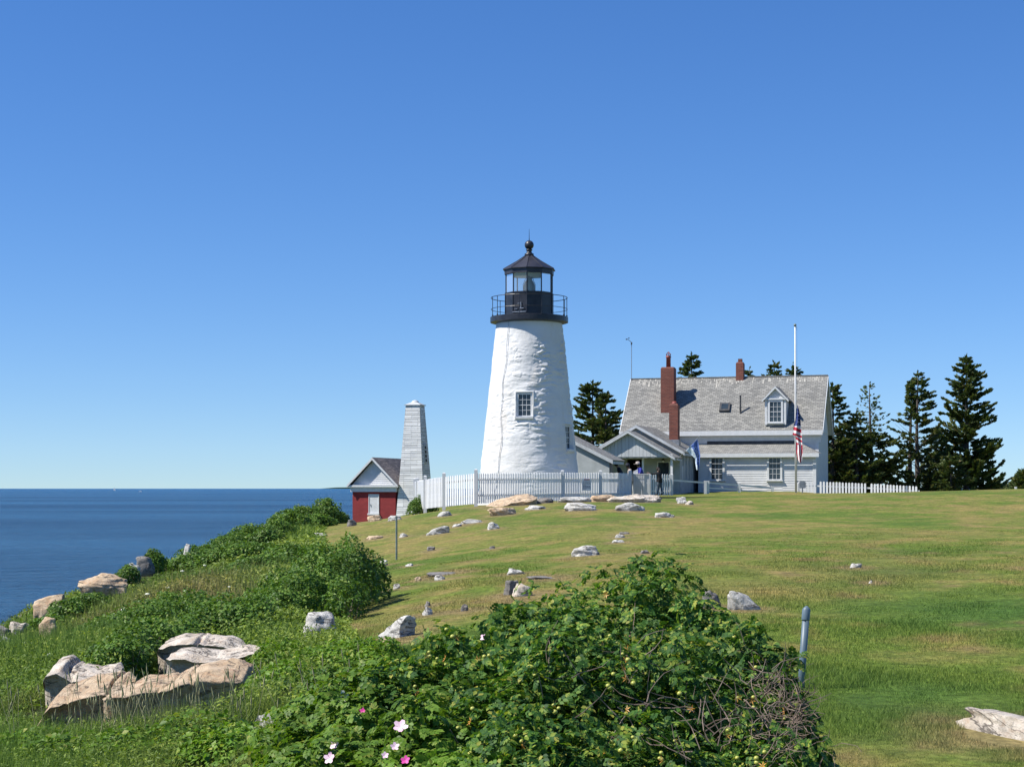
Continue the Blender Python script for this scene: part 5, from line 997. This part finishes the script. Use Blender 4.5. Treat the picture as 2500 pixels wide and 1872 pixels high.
# ------------------------------------------------------------------ spruces
SPR = (np.array([(0, 0, 0), (-.28, .45, 0), (0, 1, 0), (.28, .45, 0), (0, .45, .14), (0, .45, -.14)], float), np.array([(0, 1, 2, 3), (0, 4, 2, 5)]))
def spruce(label, px, pytop, pybase, Y, half, seed, dens=1.0, gaps=(), bare=0, lean=0, prof=1.0, name='spruce_tree', group='spruces around the house', skirt=.04, size=.28, droop=.12, twin=False, z0=None):
    rl = np.random.default_rng(seed); x0, y0 = PX(px, Y); zb = gz1(x0, y0) if z0 is None else z0; zt = (1192-pytop)/F*Y; H = zt-zb; Wd = half/F*Y
    t = thing(name, label, 'tree', (x0, y0, zb), group); mb = MB(); n_ = 7
    ctr = lambda f: np.array([x0+lean*H*f+.05*math.sin(f*5+seed), y0, zb+H*f])
    mb.tube([ctr(i/n_) if i else ctr(0)-np.array([0, 0, .4]) for i in range(n_+1)], [.022*H*(1-i/n_)**.9+.012 for i in range(n_+1)], 8); mb.build('trunk', M['bark'], t, True)
    pos = []; dr_ = []; lb = MB(); f = skirt
    tops = [(0, 1.0)]
    while f < .985:
        wprof = (1-f)**prof*(.55+.45*min(1, f/.12+.35)); nb = rl.integers(4, 8)
        for i in range(nb):
            a = rl.uniform(0, 2*PI); L_ = Wd*1.15*wprof*rl.uniform(.40, 1.18)*(1.0 if rl.random() < .9 else 1.2)+.12; d_ = dens*(1 if not any(g[0] < f < g[1] for g in gaps) else gaps[[g[0] < f < g[1] for g in gaps].index(True)][2])
            up = -droop+.28*f+rl.normal(0, .14); p = ctr(f).copy(); d = np.array([math.cos(a), math.sin(a), up]); d /= np.linalg.norm(d); ns = max(3, int(L_/.14)); pts = [p.copy()]
            br = rl.random() < d_; m_n = 5
            for k in range(ns):
                d[2] += .035+.02*rl.normal(); d /= np.linalg.norm(d); p = p+d*L_/ns; pts.append(p.copy())
                if (k/ns > .12 or f > .9) and br:
                    m_ = 8 if f < .35 else 6
                    for q_ in range(m_):
                        sd_ = np.cross(d, [0, 0, 1])*rl.choice([-1, 1])*rl.uniform(.2, 1.0); v = d*.8+sd_+rl.normal(0, .2, 3); v[2] += rl.uniform(-.05, .28)
                        pos.append(p+rl.normal(0, .045, 3)*np.array([1, 1, .6])); dr_.append(v)
            if L_ > .5: lb.tube([tuple(q_) for q_ in pts[::2]]+([tuple(pts[-1])] if len(pts) % 2 == 0 else []), [max(.006, .028*(L_/2.5)*(1-j/len(pts[::2]))) for j in range(len(pts[::2])+(1 if len(pts) % 2 == 0 else 0))], 4)
        f += rl.uniform(.15, .30)/H*1.05
    for q_ in range(14): pos.append(ctr(1-.02*q_*rl.random())); dr_.append(np.array([rl.normal(0, .3), rl.normal(0, .3), 1]))
    if bare: 
        pos = np.array(pos); dr_ = np.array(dr_); fz_ = (pos[:, 2]-zb)/H; k = (fz_ < bare) | (rl.random(len(pos)) < .12); pos, dr_ = pos[k], dr_[k]
    pos = np.array(pos); dr_ = np.array(dr_); dr_ /= np.linalg.norm(dr_, axis=1)[:, None]; r = rl.normal(size=dr_.shape); n2 = r-(r*dr_).sum(1)[:, None]*dr_; n2 /= np.linalg.norm(n2, axis=1)[:, None]
    fr = np.stack([np.cross(dr_, n2), dr_, n2], 1); V, Fc = scatter(SPR[0], SPR[1], pos, fr, size*rl.uniform(.6, 1.25, len(pos))[:, None]*np.ones(3))
    lb.build('limbs', M['bark'], t); np_mesh('crown', V, Fc, M['needle'], t); return t
spruce('spruce left of the house roof, taller of the pair behind the shed', 1446, 936, 1192, 124, 76, 11, .95, prof=.55, size=.32)
spruce('shorter spruce of the pair behind the shed, touching the house roof', 1479, 966, 1192, 122, 66, 12, .95, prof=.6, size=.32)
spruce('small spruce top rising above the roof right of the big chimney', 1690, 864, 1100, 136, 95, 13, .95, prof=.8)
spruce('leaning spruce tip behind the small ridge chimney', 1829, 900, 1100, 140, 80, 14, .7, prof=.8)
spruce('small bushy spruce tip above the roof left of the flagpole', 1889, 886, 1100, 138, 85, 15, .8, prof=.7)
spruce('narrow spruce tip peeking above the roof behind the flagpole', 1935, 889, 1100, 142, 75, 16, .8, prof=.7)
spruce('thin topped spruce directly behind the right end of the house', 2032, 941, 1200, 117, 62, 17, .85, gaps=((.55, .72, .35),), prof=.6, size=.32)
spruce('dense lower spruce filling the gap beside the house corner', 2062, 1030, 1200, 119, 66, 18, 1.0, prof=.5)
spruce('half dead spruce with a bare grey top and dense base', 2127, 934, 1200, 120, 82, 19, 1.0, bare=.58, lean=-.01, prof=.7, size=.30)
spruce('low dense spruce in front of the half dead one', 2092, 1010, 1200, 117, 58, 20, 1.0, prof=.6)
spruce('open branched spruce with a forked dark top and visible trunk', 2240, 910, 1200, 122, 88, 21, .80, gaps=((.25, .33, .45), (.42, .62, .7)), prof=.68, size=.28)
spruce('slim companion leader left of the forked spruce top', 2223, 928, 1000, 122.4, 14, 22, .9, prof=.7, skirt=.72)
spruce('low spruce between the open branched tree and the tallest one', 2284, 1050, 1200, 125, 44, 23, .95, prof=.6)
spruce('tallest broad spruce at the right of the row', 2359, 872, 1205, 124, 100, 24, 1.0, prof=.66, size=.33, skirt=.01)
spruce('low spreading spruce at the foot of the tallest one', 2320, 1110, 1200, 120, 50, 25, 1.0, prof=.4)
spruce('small spruce on the right flank of the tallest one', 2400, 1090, 1205, 127, 42, 26, 1.0, prof=.5)
spruce('dark far spruce cut by the right edge of the view', 2500, 1152, 1200, 260, 28, 27, 1.0, prof=.5, size=.8, z0=-3.5)
spruce('lower far spruce beside the one at the right edge', 2480, 1166, 1200, 262, 12, 28, 1.0, prof=.5, size=.7, z0=-3.5)
# distant wood
rl = np.random.default_rng(5); n_ = 5000; u = rl.random(n_); px = 2385+130*u; Y = 560+rl.random(n_)*60; top = np.interp(px, [2385, 2410, 2425, 2450, 2470, 2490, 2515], [1195, 1187, 1183, 1181, 1186, 1183, 1180])+1.4*vn(px*.35, 0)
z1_ = (1192-top)/F*Y; z = -6+(z1_+6)*rl.random(n_)**.5; pos = np.stack([(px-1250)/F*Y, Y, z], 1); V, Fc = scatter(SPR[0], SPR[1], pos, frames(rl.normal(size=(n_, 3)), rl), 1.1*rl.uniform(.6, 1.3, n_)[:, None]*np.ones(3))
o = np_mesh('far_wood', V, Fc, M['needle']); tag(o, 'distant wooded shore at the right edge', kind='stuff')
# small stake far right
x, y = PX(2480, 105); o = MB().box(x-.06, x+.06, y-.06, y+.06, gz1(x, y)-.2, (1192-1190)/F*105+.06).build('marker_stone', M['rockwhite'] if False else M['trim'], None, loc=(x, y, gz1(x, y))); tag(o, 'small white marker stub on the lawn crest at the far right', 'marker')
# ------------------------------------------------------------------ shrubs
def gl(px, Y, w, h, dy=None, zc=.35):   # a lobe standing on the terrain at column px, distance Y: half width, height
    x, y = PX(px, Y); z = gz1(x, y); return (x, y, z+h*.25, w, dy or w, h*.75)
GB = 'rose shrubs on the coastal bank'
# main foreground rose bush
def fl(px, py, Y, rx, ry, rz): return (*P(px, py, Y)-Vector((0, 0, rz)), rx, ry, rz)
main = [fl(1500, 1424, 9.2, .85, .9, 1.15), fl(1640, 1440, 8.9, .62, .8, 1.1), fl(1370, 1448, 8.6, .54, .7, 1.1), fl(1240, 1502, 8.2, .52, .7, 1.0), fl(1110, 1535, 7.9, .42, .6, .95), fl(1765, 1492, 8.5, .45, .6, .95),
        fl(1850, 1575, 8.1, .36, .5, .85), fl(1925, 1700, 7.8, .26, .45, .65), fl(1450, 1560, 7.4, .62, .6, .85), fl(1680, 1600, 7.5, .52, .6, .85), fl(1220, 1640, 7.1, .50, .5, .75), fl(1000, 1600, 7.7, .34, .5, .75), fl(1560, 1760, 6.8, .6, .4, .6), fl(1860, 1790, 7.1, .30, .4, .5), fl(1320, 1790, 6.6, .5, .4, .55)]
ROSE, _ = shrub('rose_bush', 'large dark green wild rose bush with yellow hips filling the foreground', main, 76000, .059, M['roseleaf'], COMP, seed=3, stems=140, cat='bush', depth=.42, part='leaves', up=.45)
low = [fl(930, 1660, 7.6, .40, .6, .62), fl(820, 1700, 7.9, .38, .6, .5), fl(1060, 1700, 7.0, .40, .5, .62), fl(900, 1790, 7.1, .45, .5, .5), fl(760, 1800, 7.4, .36, .5, .42), fl(1080, 1840, 6.6, .4, .4, .45)]
LOWR, _ = shrub('rose_bush', 'lower paler rose thicket with pink blossoms left of the large bush', low, 20000, .064, M['brightleaf'], COMP, seed=4, stems=30, cat='bush', depth=.4, part='leaves', up=.55)
def surf_pt(lobes, px, py, Ymax=12):   # first lobe hit along the photo ray
    d = Vector(((px-1250)/F, 1, (1192-py)/F)); best = None
    for l in lobes:
        o_ = np.array(l[:3])/np.array(l[3:]); dd = np.array(d)/np.array(l[3:]); A_ = dd@dd; B_ = -2*dd@o_; C_ = o_@o_-1.0; q_ = B_*B_-4*A_*C_
        if q_ > 0: t_ = (-B_-math.sqrt(q_))/(2*A_); best = t_ if best is None or t_ < best else best
    return d*(best-.03) if best else None
def flower(name, p, r, mat, parent, seed=0, cen='hip'):
    rl_ = random.Random(seed); mb = MB(); up = Vector((rl_.uniform(-.5, .3), -1+rl_.uniform(-.1, .4), rl_.uniform(.3, .9))).normalized(); a = up.orthogonal().normalized(); b_ = up.cross(a)
    for i in range(5):
        an = 2*PI*i/5+rl_.random()*.3; d = a*math.cos(an)+b_*math.sin(an); e = up.cross(d)
        c0 = p; c1 = p+d*r*.6+e*r*.42+up*r*.2; c2 = p+d*r*1.05+e*r*.2+up*r*.35; c3 = p+d*r*1.05-e*r*.2+up*r*.35; c4 = p+d*r*.6-e*r*.42+up*r*.2; mb.poly([c0, c1, c2, c3, c4])
    return mb.build(name, M[mat], parent)
for i, (px, py, r, mt) in enumerate([(1162, 1486, .026, 'petaldark'), (1184, 1556, .022, 'petal'), (1912, 1598, .035, 'petal'), (1962, 1634, .026, 'petalwhite'), (1540, 1548, .012, 'petaldark'), (978, 1774, .03, 'petal'), (964, 1822, .018, 'petal'), (990, 1855, .018, 'petaldark')]):
    p = surf_pt(main+low, px, py); flower('rose_flower', p, r, mt, ROSE if px > 1000 else LOWR, i) if p else None
for i, (px, py, r, mt) in enumerate([(837, 1700, .026, 'petalwhite'), (817, 1816, .022, 'petal'), (805, 1850, .024, 'petal'), (853, 1675, .016, 'petal'), (652, 1792, .018, 'petalwhite'), (766, 1622, .012, 'petalwhite'), (700, 1665, .014, 'petal'), (940, 1843, .014, 'petal'), (626, 1847, .02, 'petal'), (886, 1735, .014, 'petaldark')]):
    p = surf_pt(low, px, py); flower('rose_flower', p, r, mt, LOWR, 30+i) if p else None
ico = bpy.data.meshes.new('hip'); bm = bmesh.new(); bmesh.ops.create_icosphere(bm, subdivisions=2, radius=1); bm.to_mesh(ico); bm.free(); ico.materials.append(M['hip']); ico.polygons.foreach_set('use_smooth', [True]*len(ico.polygons))
sep = bpy.data.meshes.new('sepals'); mb = MB()
for i in range(6): a = i*PI/3; mb.poly([(0, 0, 0), (1.3*math.cos(a-.25), 1.3*math.sin(a-.25), .5), (2.6*math.cos(a), 2.6*math.sin(a), .6+.5*(i % 2)), (1.3*math.cos(a+.25), 1.3*math.sin(a+.25), .5)])
sep.from_pydata(mb.v, [], mb.f); sep.materials.append(M['hiporange'])
rh = random.Random(9); nh = 0
while nh < 70:
    px, py = rh.uniform(1000, 2040), rh.uniform(1390, 1860); p = surf_pt(main, px, py)
    if not p: continue
    for k in range(rh.choice([1, 1, 2, 3])):
        o = bpy.data.objects.new('rose_hip', ico); COL.objects.link(o); o.parent = ROSE; o.location = p+Vector((rh.gauss(0, .02), -.02, rh.gauss(0, .02)))-ORG[ROSE.name]; q_ = rh.uniform(.007, .012); o.scale = (q_, q_, q_*.9); nh += 1
    if rh.random() < .8:
        o = bpy.data.objects.new('dry_sepals', sep); COL.objects.link(o); o.parent = ROSE; o.location = p+Vector((rh.gauss(0, .02), -.04, rh.gauss(0, .02)))-ORG[ROSE.name]; o.scale = (.0085,)*3; o.rotation_euler = (rh.uniform(.6, 1.9), rh.random(), rh.random()*6)
# dead twig tangle at the lower right
mb = MB(); rt_ = random.Random(5)
for i in range(230):
    px, py = rt_.gauss(1905, 42), rt_.gauss(1745, 70); p = surf_pt(main, px, py)
    if not p: continue
    p = p+Vector((0, -.03+rt_.uniform(-.03, .12), 0)); d = Vector((rt_.gauss(.3, .8), rt_.gauss(-.15, .4), rt_.gauss(.2, .6))).normalized(); pts = [p]
    for k in range(5): d = (d+Vector((rt_.gauss(0, .35), rt_.gauss(0, .3), rt_.gauss(0, .35)))).normalized(); p = p+d*rt_.uniform(.02, .045); pts.append(p)
    r0 = rt_.uniform(.0012, .003); mb.tube([tuple(q_) for q_ in pts], [r0, r0, r0*.9, r0*.8, r0*.6, r0*.4], 4)
for cx, cy, n_ in [(1590, 1610, 9), (1560, 1740, 12), (1350, 1640, 8), (1740, 1790, 25)]:
    for i in range(n_):
        p = surf_pt(main, cx+rt_.gauss(0, 40), cy+rt_.gauss(0, 40))
        if not p: continue
        p = p+Vector((0, rt_.uniform(-.02, .15), 0)); d = Vector((rt_.gauss(0, .6), rt_.gauss(0, .3), rt_.gauss(.5, .5))).normalized(); pts = [p]
        for k in range(4): d = (d+Vector((rt_.gauss(0, .3), rt_.gauss(0, .3), rt_.gauss(0, .3)))).normalized(); p = p+d*.05; pts.append(p)
        mb.tube([tuple(q_) for q_ in pts], [.0028, .0025, .002, .0016, .001], 4)
mb.build('dead_twigs', M['twig'], ROSE)
# coastal bank shrubs
def bank(label, lobes, n_, size, mat='shrubleaf', seed=1, stems=20, cat='shrub', depth=.4): return shrub('rose_shrub', label, lobes, n_, size, M[mat], LEAF, GB, .45, cat, stems, seed, depth, 'foliage')
bank('large rounded dark green shrub left of the thin pole', [gl(870, 26, .42, 1.12, .8), gl(810, 25, .42, 1.0, .7), gl(750, 24.5, .45, .82, .7), gl(690, 24, .45, .70, .7), gl(915, 27, .26, .72, .5), gl(770, 27.5, .55, 1.12, .8), gl(640, 25, .45, .60, .7), gl(830, 28.5, .5, 1.12, .7), gl(700, 27, .5, .85, .8), gl(600, 25.5, .5, .5, .7), gl(840, 23.8, .35, .6, .5)], 42000, .055, 'shrubleaf', 31, 60)
bank('low spreading shrub downhill of the large rounded one', [gl(560, 22, .55, .62, .8), gl(480, 21.5, .45, .6, .8), gl(620, 22, .4, .6, .7), gl(540, 24.5, .6, .65, .8)], 20000, .055, 'shrubleaf', 32, 20)
bank('dark shrub behind the double pale ledge', [gl(330, 19, .38, .62, .6), gl(300, 18, .3, .55, .5), gl(400, 20, .45, .6, .6), gl(270, 19.5, .3, .5, .5)], 16000, .05, 'shrubleaf', 33, 20)
bank('pale green leafy patch below the white boulder', [gl(770, 16.6, .42, .26, .5), gl(860, 16.0, .36, .40, .6), gl(690, 16.0, .36, .42, .5), gl(640, 15.3, .30, .48, .5), gl(930, 15.2, .3, .42, .5), gl(800, 15, .5, .40, .6), gl(700, 13.6, .42, .42, .6)], 26000, .045, 'brightleaf', 34, 0)
bank('leafy clump right of the longest tan ledge', [gl(745, 12.6, .30, .4, .5), gl(830, 12, .4, .42, .5)], 14000, .045, 'shrubleaf', 35, 0)
bank('dark shrubs climbing the skyline above the sea', [gl(500, 57, .9, .55, 1.3), gl(560, 60, 1.0, .75, 1.5), gl(620, 63, .9, .85, 1.5), gl(680, 66, .8, .9, 1.3), gl(470, 53, .7, .45, 1), gl(590, 54, 1.2, .7, 1.4), gl(650, 60, .7, .8, 1)], 30000, .10, 'shrubleaf', 36, 20)
bank('dark green mound in the middle of the bank', [gl(640, 44, .9, .7, 1.2), gl(700, 46, .9, .8, 1.2), gl(580, 42, .7, .5, 1.0), gl(760, 47, .5, .6, .8), gl(500, 43, .6, .45, 1)], 26000, .085, 'shrubleaf', 37, 20)
bank('flowering shrub on the skyline nearest the brick building', [gl(745, 80, .8, 1.05, 1.3), gl(795, 83, .8, 1.35, 1.2), gl(832, 84, .45, .8, .9), gl(700, 77, .8, .85, 1.2), gl(770, 76, .9, .6, 1.2), gl(720, 74, .9, .75, 1)], 26000, .12, 'shrubleaf', 38, 20)
bank('round dark shrub at the left end of the picket fence', [gl(1030, 77, .55, .78, .5), gl(1012, 76.5, .38, .6, .4), gl(1052, 76.5, .32, .55, .4)], 7000, .075, 'shrubleaf', 39, 20)
bank('small shrub on the skyline right of the big tan rock', [gl(308, 48.5, .38, .55, .5), gl(290, 48, .25, .35, .3)], 3000, .08, 'shrubleaf', 40, 5)
bank('tiny shrub above the grey flat rock on the skyline', [gl(372, 52, .35, .7, .5), gl(392, 53, .25, .6, .4)], 3000, .08, 'shrubleaf', 41, 5)
bank('low bush at the foot of the orange skyline rock', [gl(165, 36, .5, .45, .6), gl(120, 34, .4, .4, .5), gl(220, 38, .5, .45, .6)], 9000, .07, 'shrubleaf', 42, 0)
bank('spreading green bush in the middle of the left bank', [gl(380, 29, .9, .6, 1.1), gl(300, 28, .8, .55, 1), gl(450, 31, .8, .6, 1), gl(240, 27, .5, .4, .8)], 22000, .06, 'shrubleaf', 43, 0)
bank('bright low bush at the bottom left corner', [gl(60, 10.6, .4, .25, .6), gl(180, 10.2, .35, .25, .5), gl(320, 10.0, .35, .28, .5), gl(470, 10, .4, .3, .5), gl(580, 9.6, .35, .3, .5)], 14000, .04, 'brightleaf', 44, 0)
bpy.context.view_layer.update()
# ------------------------------------------------------------------ undergrowth (leafy weeds and tall grass) over the bank
EXC = []; FRONT = []
for o in list(COL.objects):
    if o.get('category') == 'rock' and o.location.y < 60 and o.dimensions.x > .25:
        d = o.dimensions; big = (o.name.startswith('ledge')); EXC.append((o.location.x, o.location.y-(.35 if big else .3), d.x*(.50 if big else .55), d.y*.5+(.5 if big else .35)))
        if big or o.name.startswith('boulder') and o.location.x < -1: FRONT.append((o.location.x, o.location.y, d.x*.66))
def sample_bank(n_, y0, y1, pw, inset=0.0, rl=rng):
    u = rl.random(n_); Y = (y0**(1-pw)+u*(y1**(1-pw)-y0**(1-pw)))**(1/(1-pw)); e = edgex(Y)-inset; lo = np.maximum(-.335*Y-.6, np.interp(Y, SHY, SHX)-2.5); X = lo+(e-lo)*rl.random(n_); k = e > lo
    for a, b_, c_, d_ in EXC: k &= ~((((X-a)/c_)**4+((Y-b_)/d_)**4 < 1) & (rl.random(n_) < .94))
    return X[k], Y[k]
def front_fac(X, Y):
    f = np.clip((X-np.interp(Y, SHY, SHX))/3.2, .22, 1)
    for a, b_, c_ in FRONT: f = np.where((np.abs(X-a) < c_) & (Y < b_) & (Y > b_-3.0), .30, f)
    return f
X, Y = sample_bank(190000, 6.5, 95, 1.75); pa = fbm(X*.28+9, Y*.18, 0, 4, 51); h = (.10+.22*np.clip(.5+pa*1.2, 0, 1))*np.clip(Y/10, .8, 1.6)*np.clip((edgex(Y)-X)/.7, .12, 1)*front_fac(X, Y)
Z = gz(X, Y)+h*rng.random(len(X))**.7; size = np.clip(.0036*Y**.92, .026, .15)*rng.uniform(.6, 1.3, len(X))
pos = np.stack([X, Y, Z], 1); nn = rng.normal(0, .6, pos.shape)+np.array([0, -.15, .9]); V, Fc = scatter(NARROW[0], NARROW[1], pos, frames(nn), size[:, None]*np.ones(3))
c1 = np.array([.10, .18, .032]); c2 = np.array([.19, .26, .05]); c3 = np.array([.23, .20, .08]); w = np.clip(.5+pa*1.6, 0, 1)[:, None]; dry = np.clip(fbm(X*.2, Y*.12, 0, 4, 77)*2.4-.25, 0, 1)[:, None]
xg, yg = PX(450, 38); dry = np.maximum(dry, .8*np.exp(-(((X-(-7.3))/1.3)**2+((Y-36)/7)**2))[:, None]); cl = (c1*(1-w)+c2*w)*(1-dry)+c3*dry
o = np_mesh('undergrowth', V, Fc, M['under'], col=np.repeat(cl, 5, axis=0)); tag(o, 'leafy weeds and creepers covering the coastal bank', kind='stuff')
X, Y = sample_bank(130000, 6.5, 95, 1.6); X2, Y2 = sample_bank(90000, 6.5, 17, 1.9); X = np.concatenate([X, X2]); Y = np.concatenate([Y, Y2]); pa = fbm(X*.28+9, Y*.18, 0, 4, 61); H_ = (.20+.22*np.clip(.4+pa*1.5, 0, 1))*rng.uniform(.5, 1.35, len(X))*np.clip(Y/14, .8, 1.5)*np.clip((edgex(Y)-X)/.9, .2, 1)*(.10+.90*front_fac(X, Y))
wd = np.clip(.00045*Y, .004, .03); pos = np.stack([X, Y, gz(X, Y)-.02], 1); V, Fc = scatter(BLADE[0], BLADE[1], pos, upframes(len(X), .32), np.stack([wd, H_*.5, H_], 1))
dry = np.clip(fbm(X*.2, Y*.12, 0, 4, 77)*2.6+.12, 0, 1); dry = np.maximum(dry, .95*np.exp(-(((X-(-7.3))/1.4)**2+((Y-36)/7)**2)))[:, None]; cl = np.array([.15, .24, .045])*(1-dry)+np.array([.27, .225, .10])*dry
o = np_mesh('tall_grass', V, Fc, M['blade'], col=np.repeat(cl, 5, axis=0)); tag(o, 'tall grass blades growing through the bank', kind='stuff')
# seed-head stalks in front of the ledges
mb = MB(); rs_ = random.Random(3)
for i in range(150):
    px, Y_ = rs_.choice([rs_.uniform(230, 640), rs_.uniform(-20, 900)]), rs_.uniform(10.2, 13.0); x, y = PX(px, Y_); z = gz1(x, y); h_ = rs_.uniform(.3, .58); lx, ly = rs_.gauss(0, .07), rs_.gauss(0, .07)
    mb.tube([(x, y, z), (x+lx*.4, y+ly*.4, z+h_*.5), (x+lx, y+ly, z+h_*.86)], [.0022, .0018, .0012], 4); mb.tube([(x+lx, y+ly, z+h_*.85), (x+lx*1.08, y+ly, z+h_*.92), (x+lx*1.2, y+ly, z+h_)], [.0025, .0055, .001], 5)
M['seed'] = pm('grass_seed_heads', (.20, .20, .09), (.34, .32, .17), 30, .8, 0); o = mb.build('seed_stalks', M['seed']); tag(o, 'grass stalks with seed heads standing before the ledges', kind='stuff')
# white flower umbels
mb = MB(); n_u = 0
UM = [(660, 1410), (500, 1390), (472, 1432), (455, 1462), (300, 1510), (280, 1522), (265, 1534), (270, 1545), (700, 1380), (600, 1422), (560, 1452), (425, 1500), (760, 1255), (700, 1268), (640, 1262), (790, 1240), (620, 1300), (520, 1330), (680, 1245), (740, 1270), (780, 1262), (655, 1292), (410, 1450), (360, 1468), (445, 1405), (350, 1540), (60, 1600), (120, 1640), (655, 1330)]
for i, (px, py) in enumerate(UM):
    Y_ = hit(px, py+14)
    if not Y_: continue
    x, y = PX(px, Y_); z = gz1(x, y); zt__ = (1192-py)/F*Y_; zt__ = min(max(zt__, z+.3), z+1.5); r = (.05+.03*random.random())*min(1, Y_/45); m_ = MB()
    m_.tube([(x, y, z), (x, y, zt__)], .006, 4); m_.lathe([(.001, zt__+.02), (r*.7, zt__+.012), (r, zt__-.01), (.01, zt__-.05)], 9, (x, y)); o = m_.build('white_flower', M['petalwhite'], None, loc=(x, y, z)); tag(o, 'flat white flower head on a stalk among the bank greenery', 'flower', 'white flower heads on the bank')
# ------------------------------------------------------------------ lawn grass blades
N_ = 500000; u = rng.random(N_); pw = 1.5; y0, y1 = 8.5, 46; Y = (y0**(1-pw)+u*(y1**(1-pw)-y0**(1-pw)))**(1/(1-pw)); lo = edgex(Y)-.1; hi = .36*Y+1.2; X = lo+(hi-lo)*rng.random(N_)
kk = np.ones(N_, bool)
for a, b_, w_, d_ in ROCKS: kk &= np.hypot((X-a)/(w_+.02), (Y-b_)/(d_+.02)) > 1.0
X, Y = X[kk], Y[kk]; N_ = len(X); cl = halo(X, Y, lawn_col(X, Y))*1.32; tall = np.clip(.8+fbm(X*1.1, Y*.7, 0, 3, 91)*1.1, .3, 1.6); H_ = tall*rng.uniform(.022, .055, N_)*np.clip(1.15-.018*(Y-10), .45, 1.1); wd = np.clip(.00042*Y, .0035, .02)
pos = np.stack([X, Y, gz(X, Y)-.006], 1); V, Fc = scatter(TRI[0], TRI[1], pos, upframes(N_, .45), np.stack([wd, H_*.6, H_], 1))
o = np_mesh('lawn_grass', V, Fc, M['blade'], col=np.repeat(cl, 3, axis=0)); tag(o, 'short mown grass covering the lawn', kind='stuff')
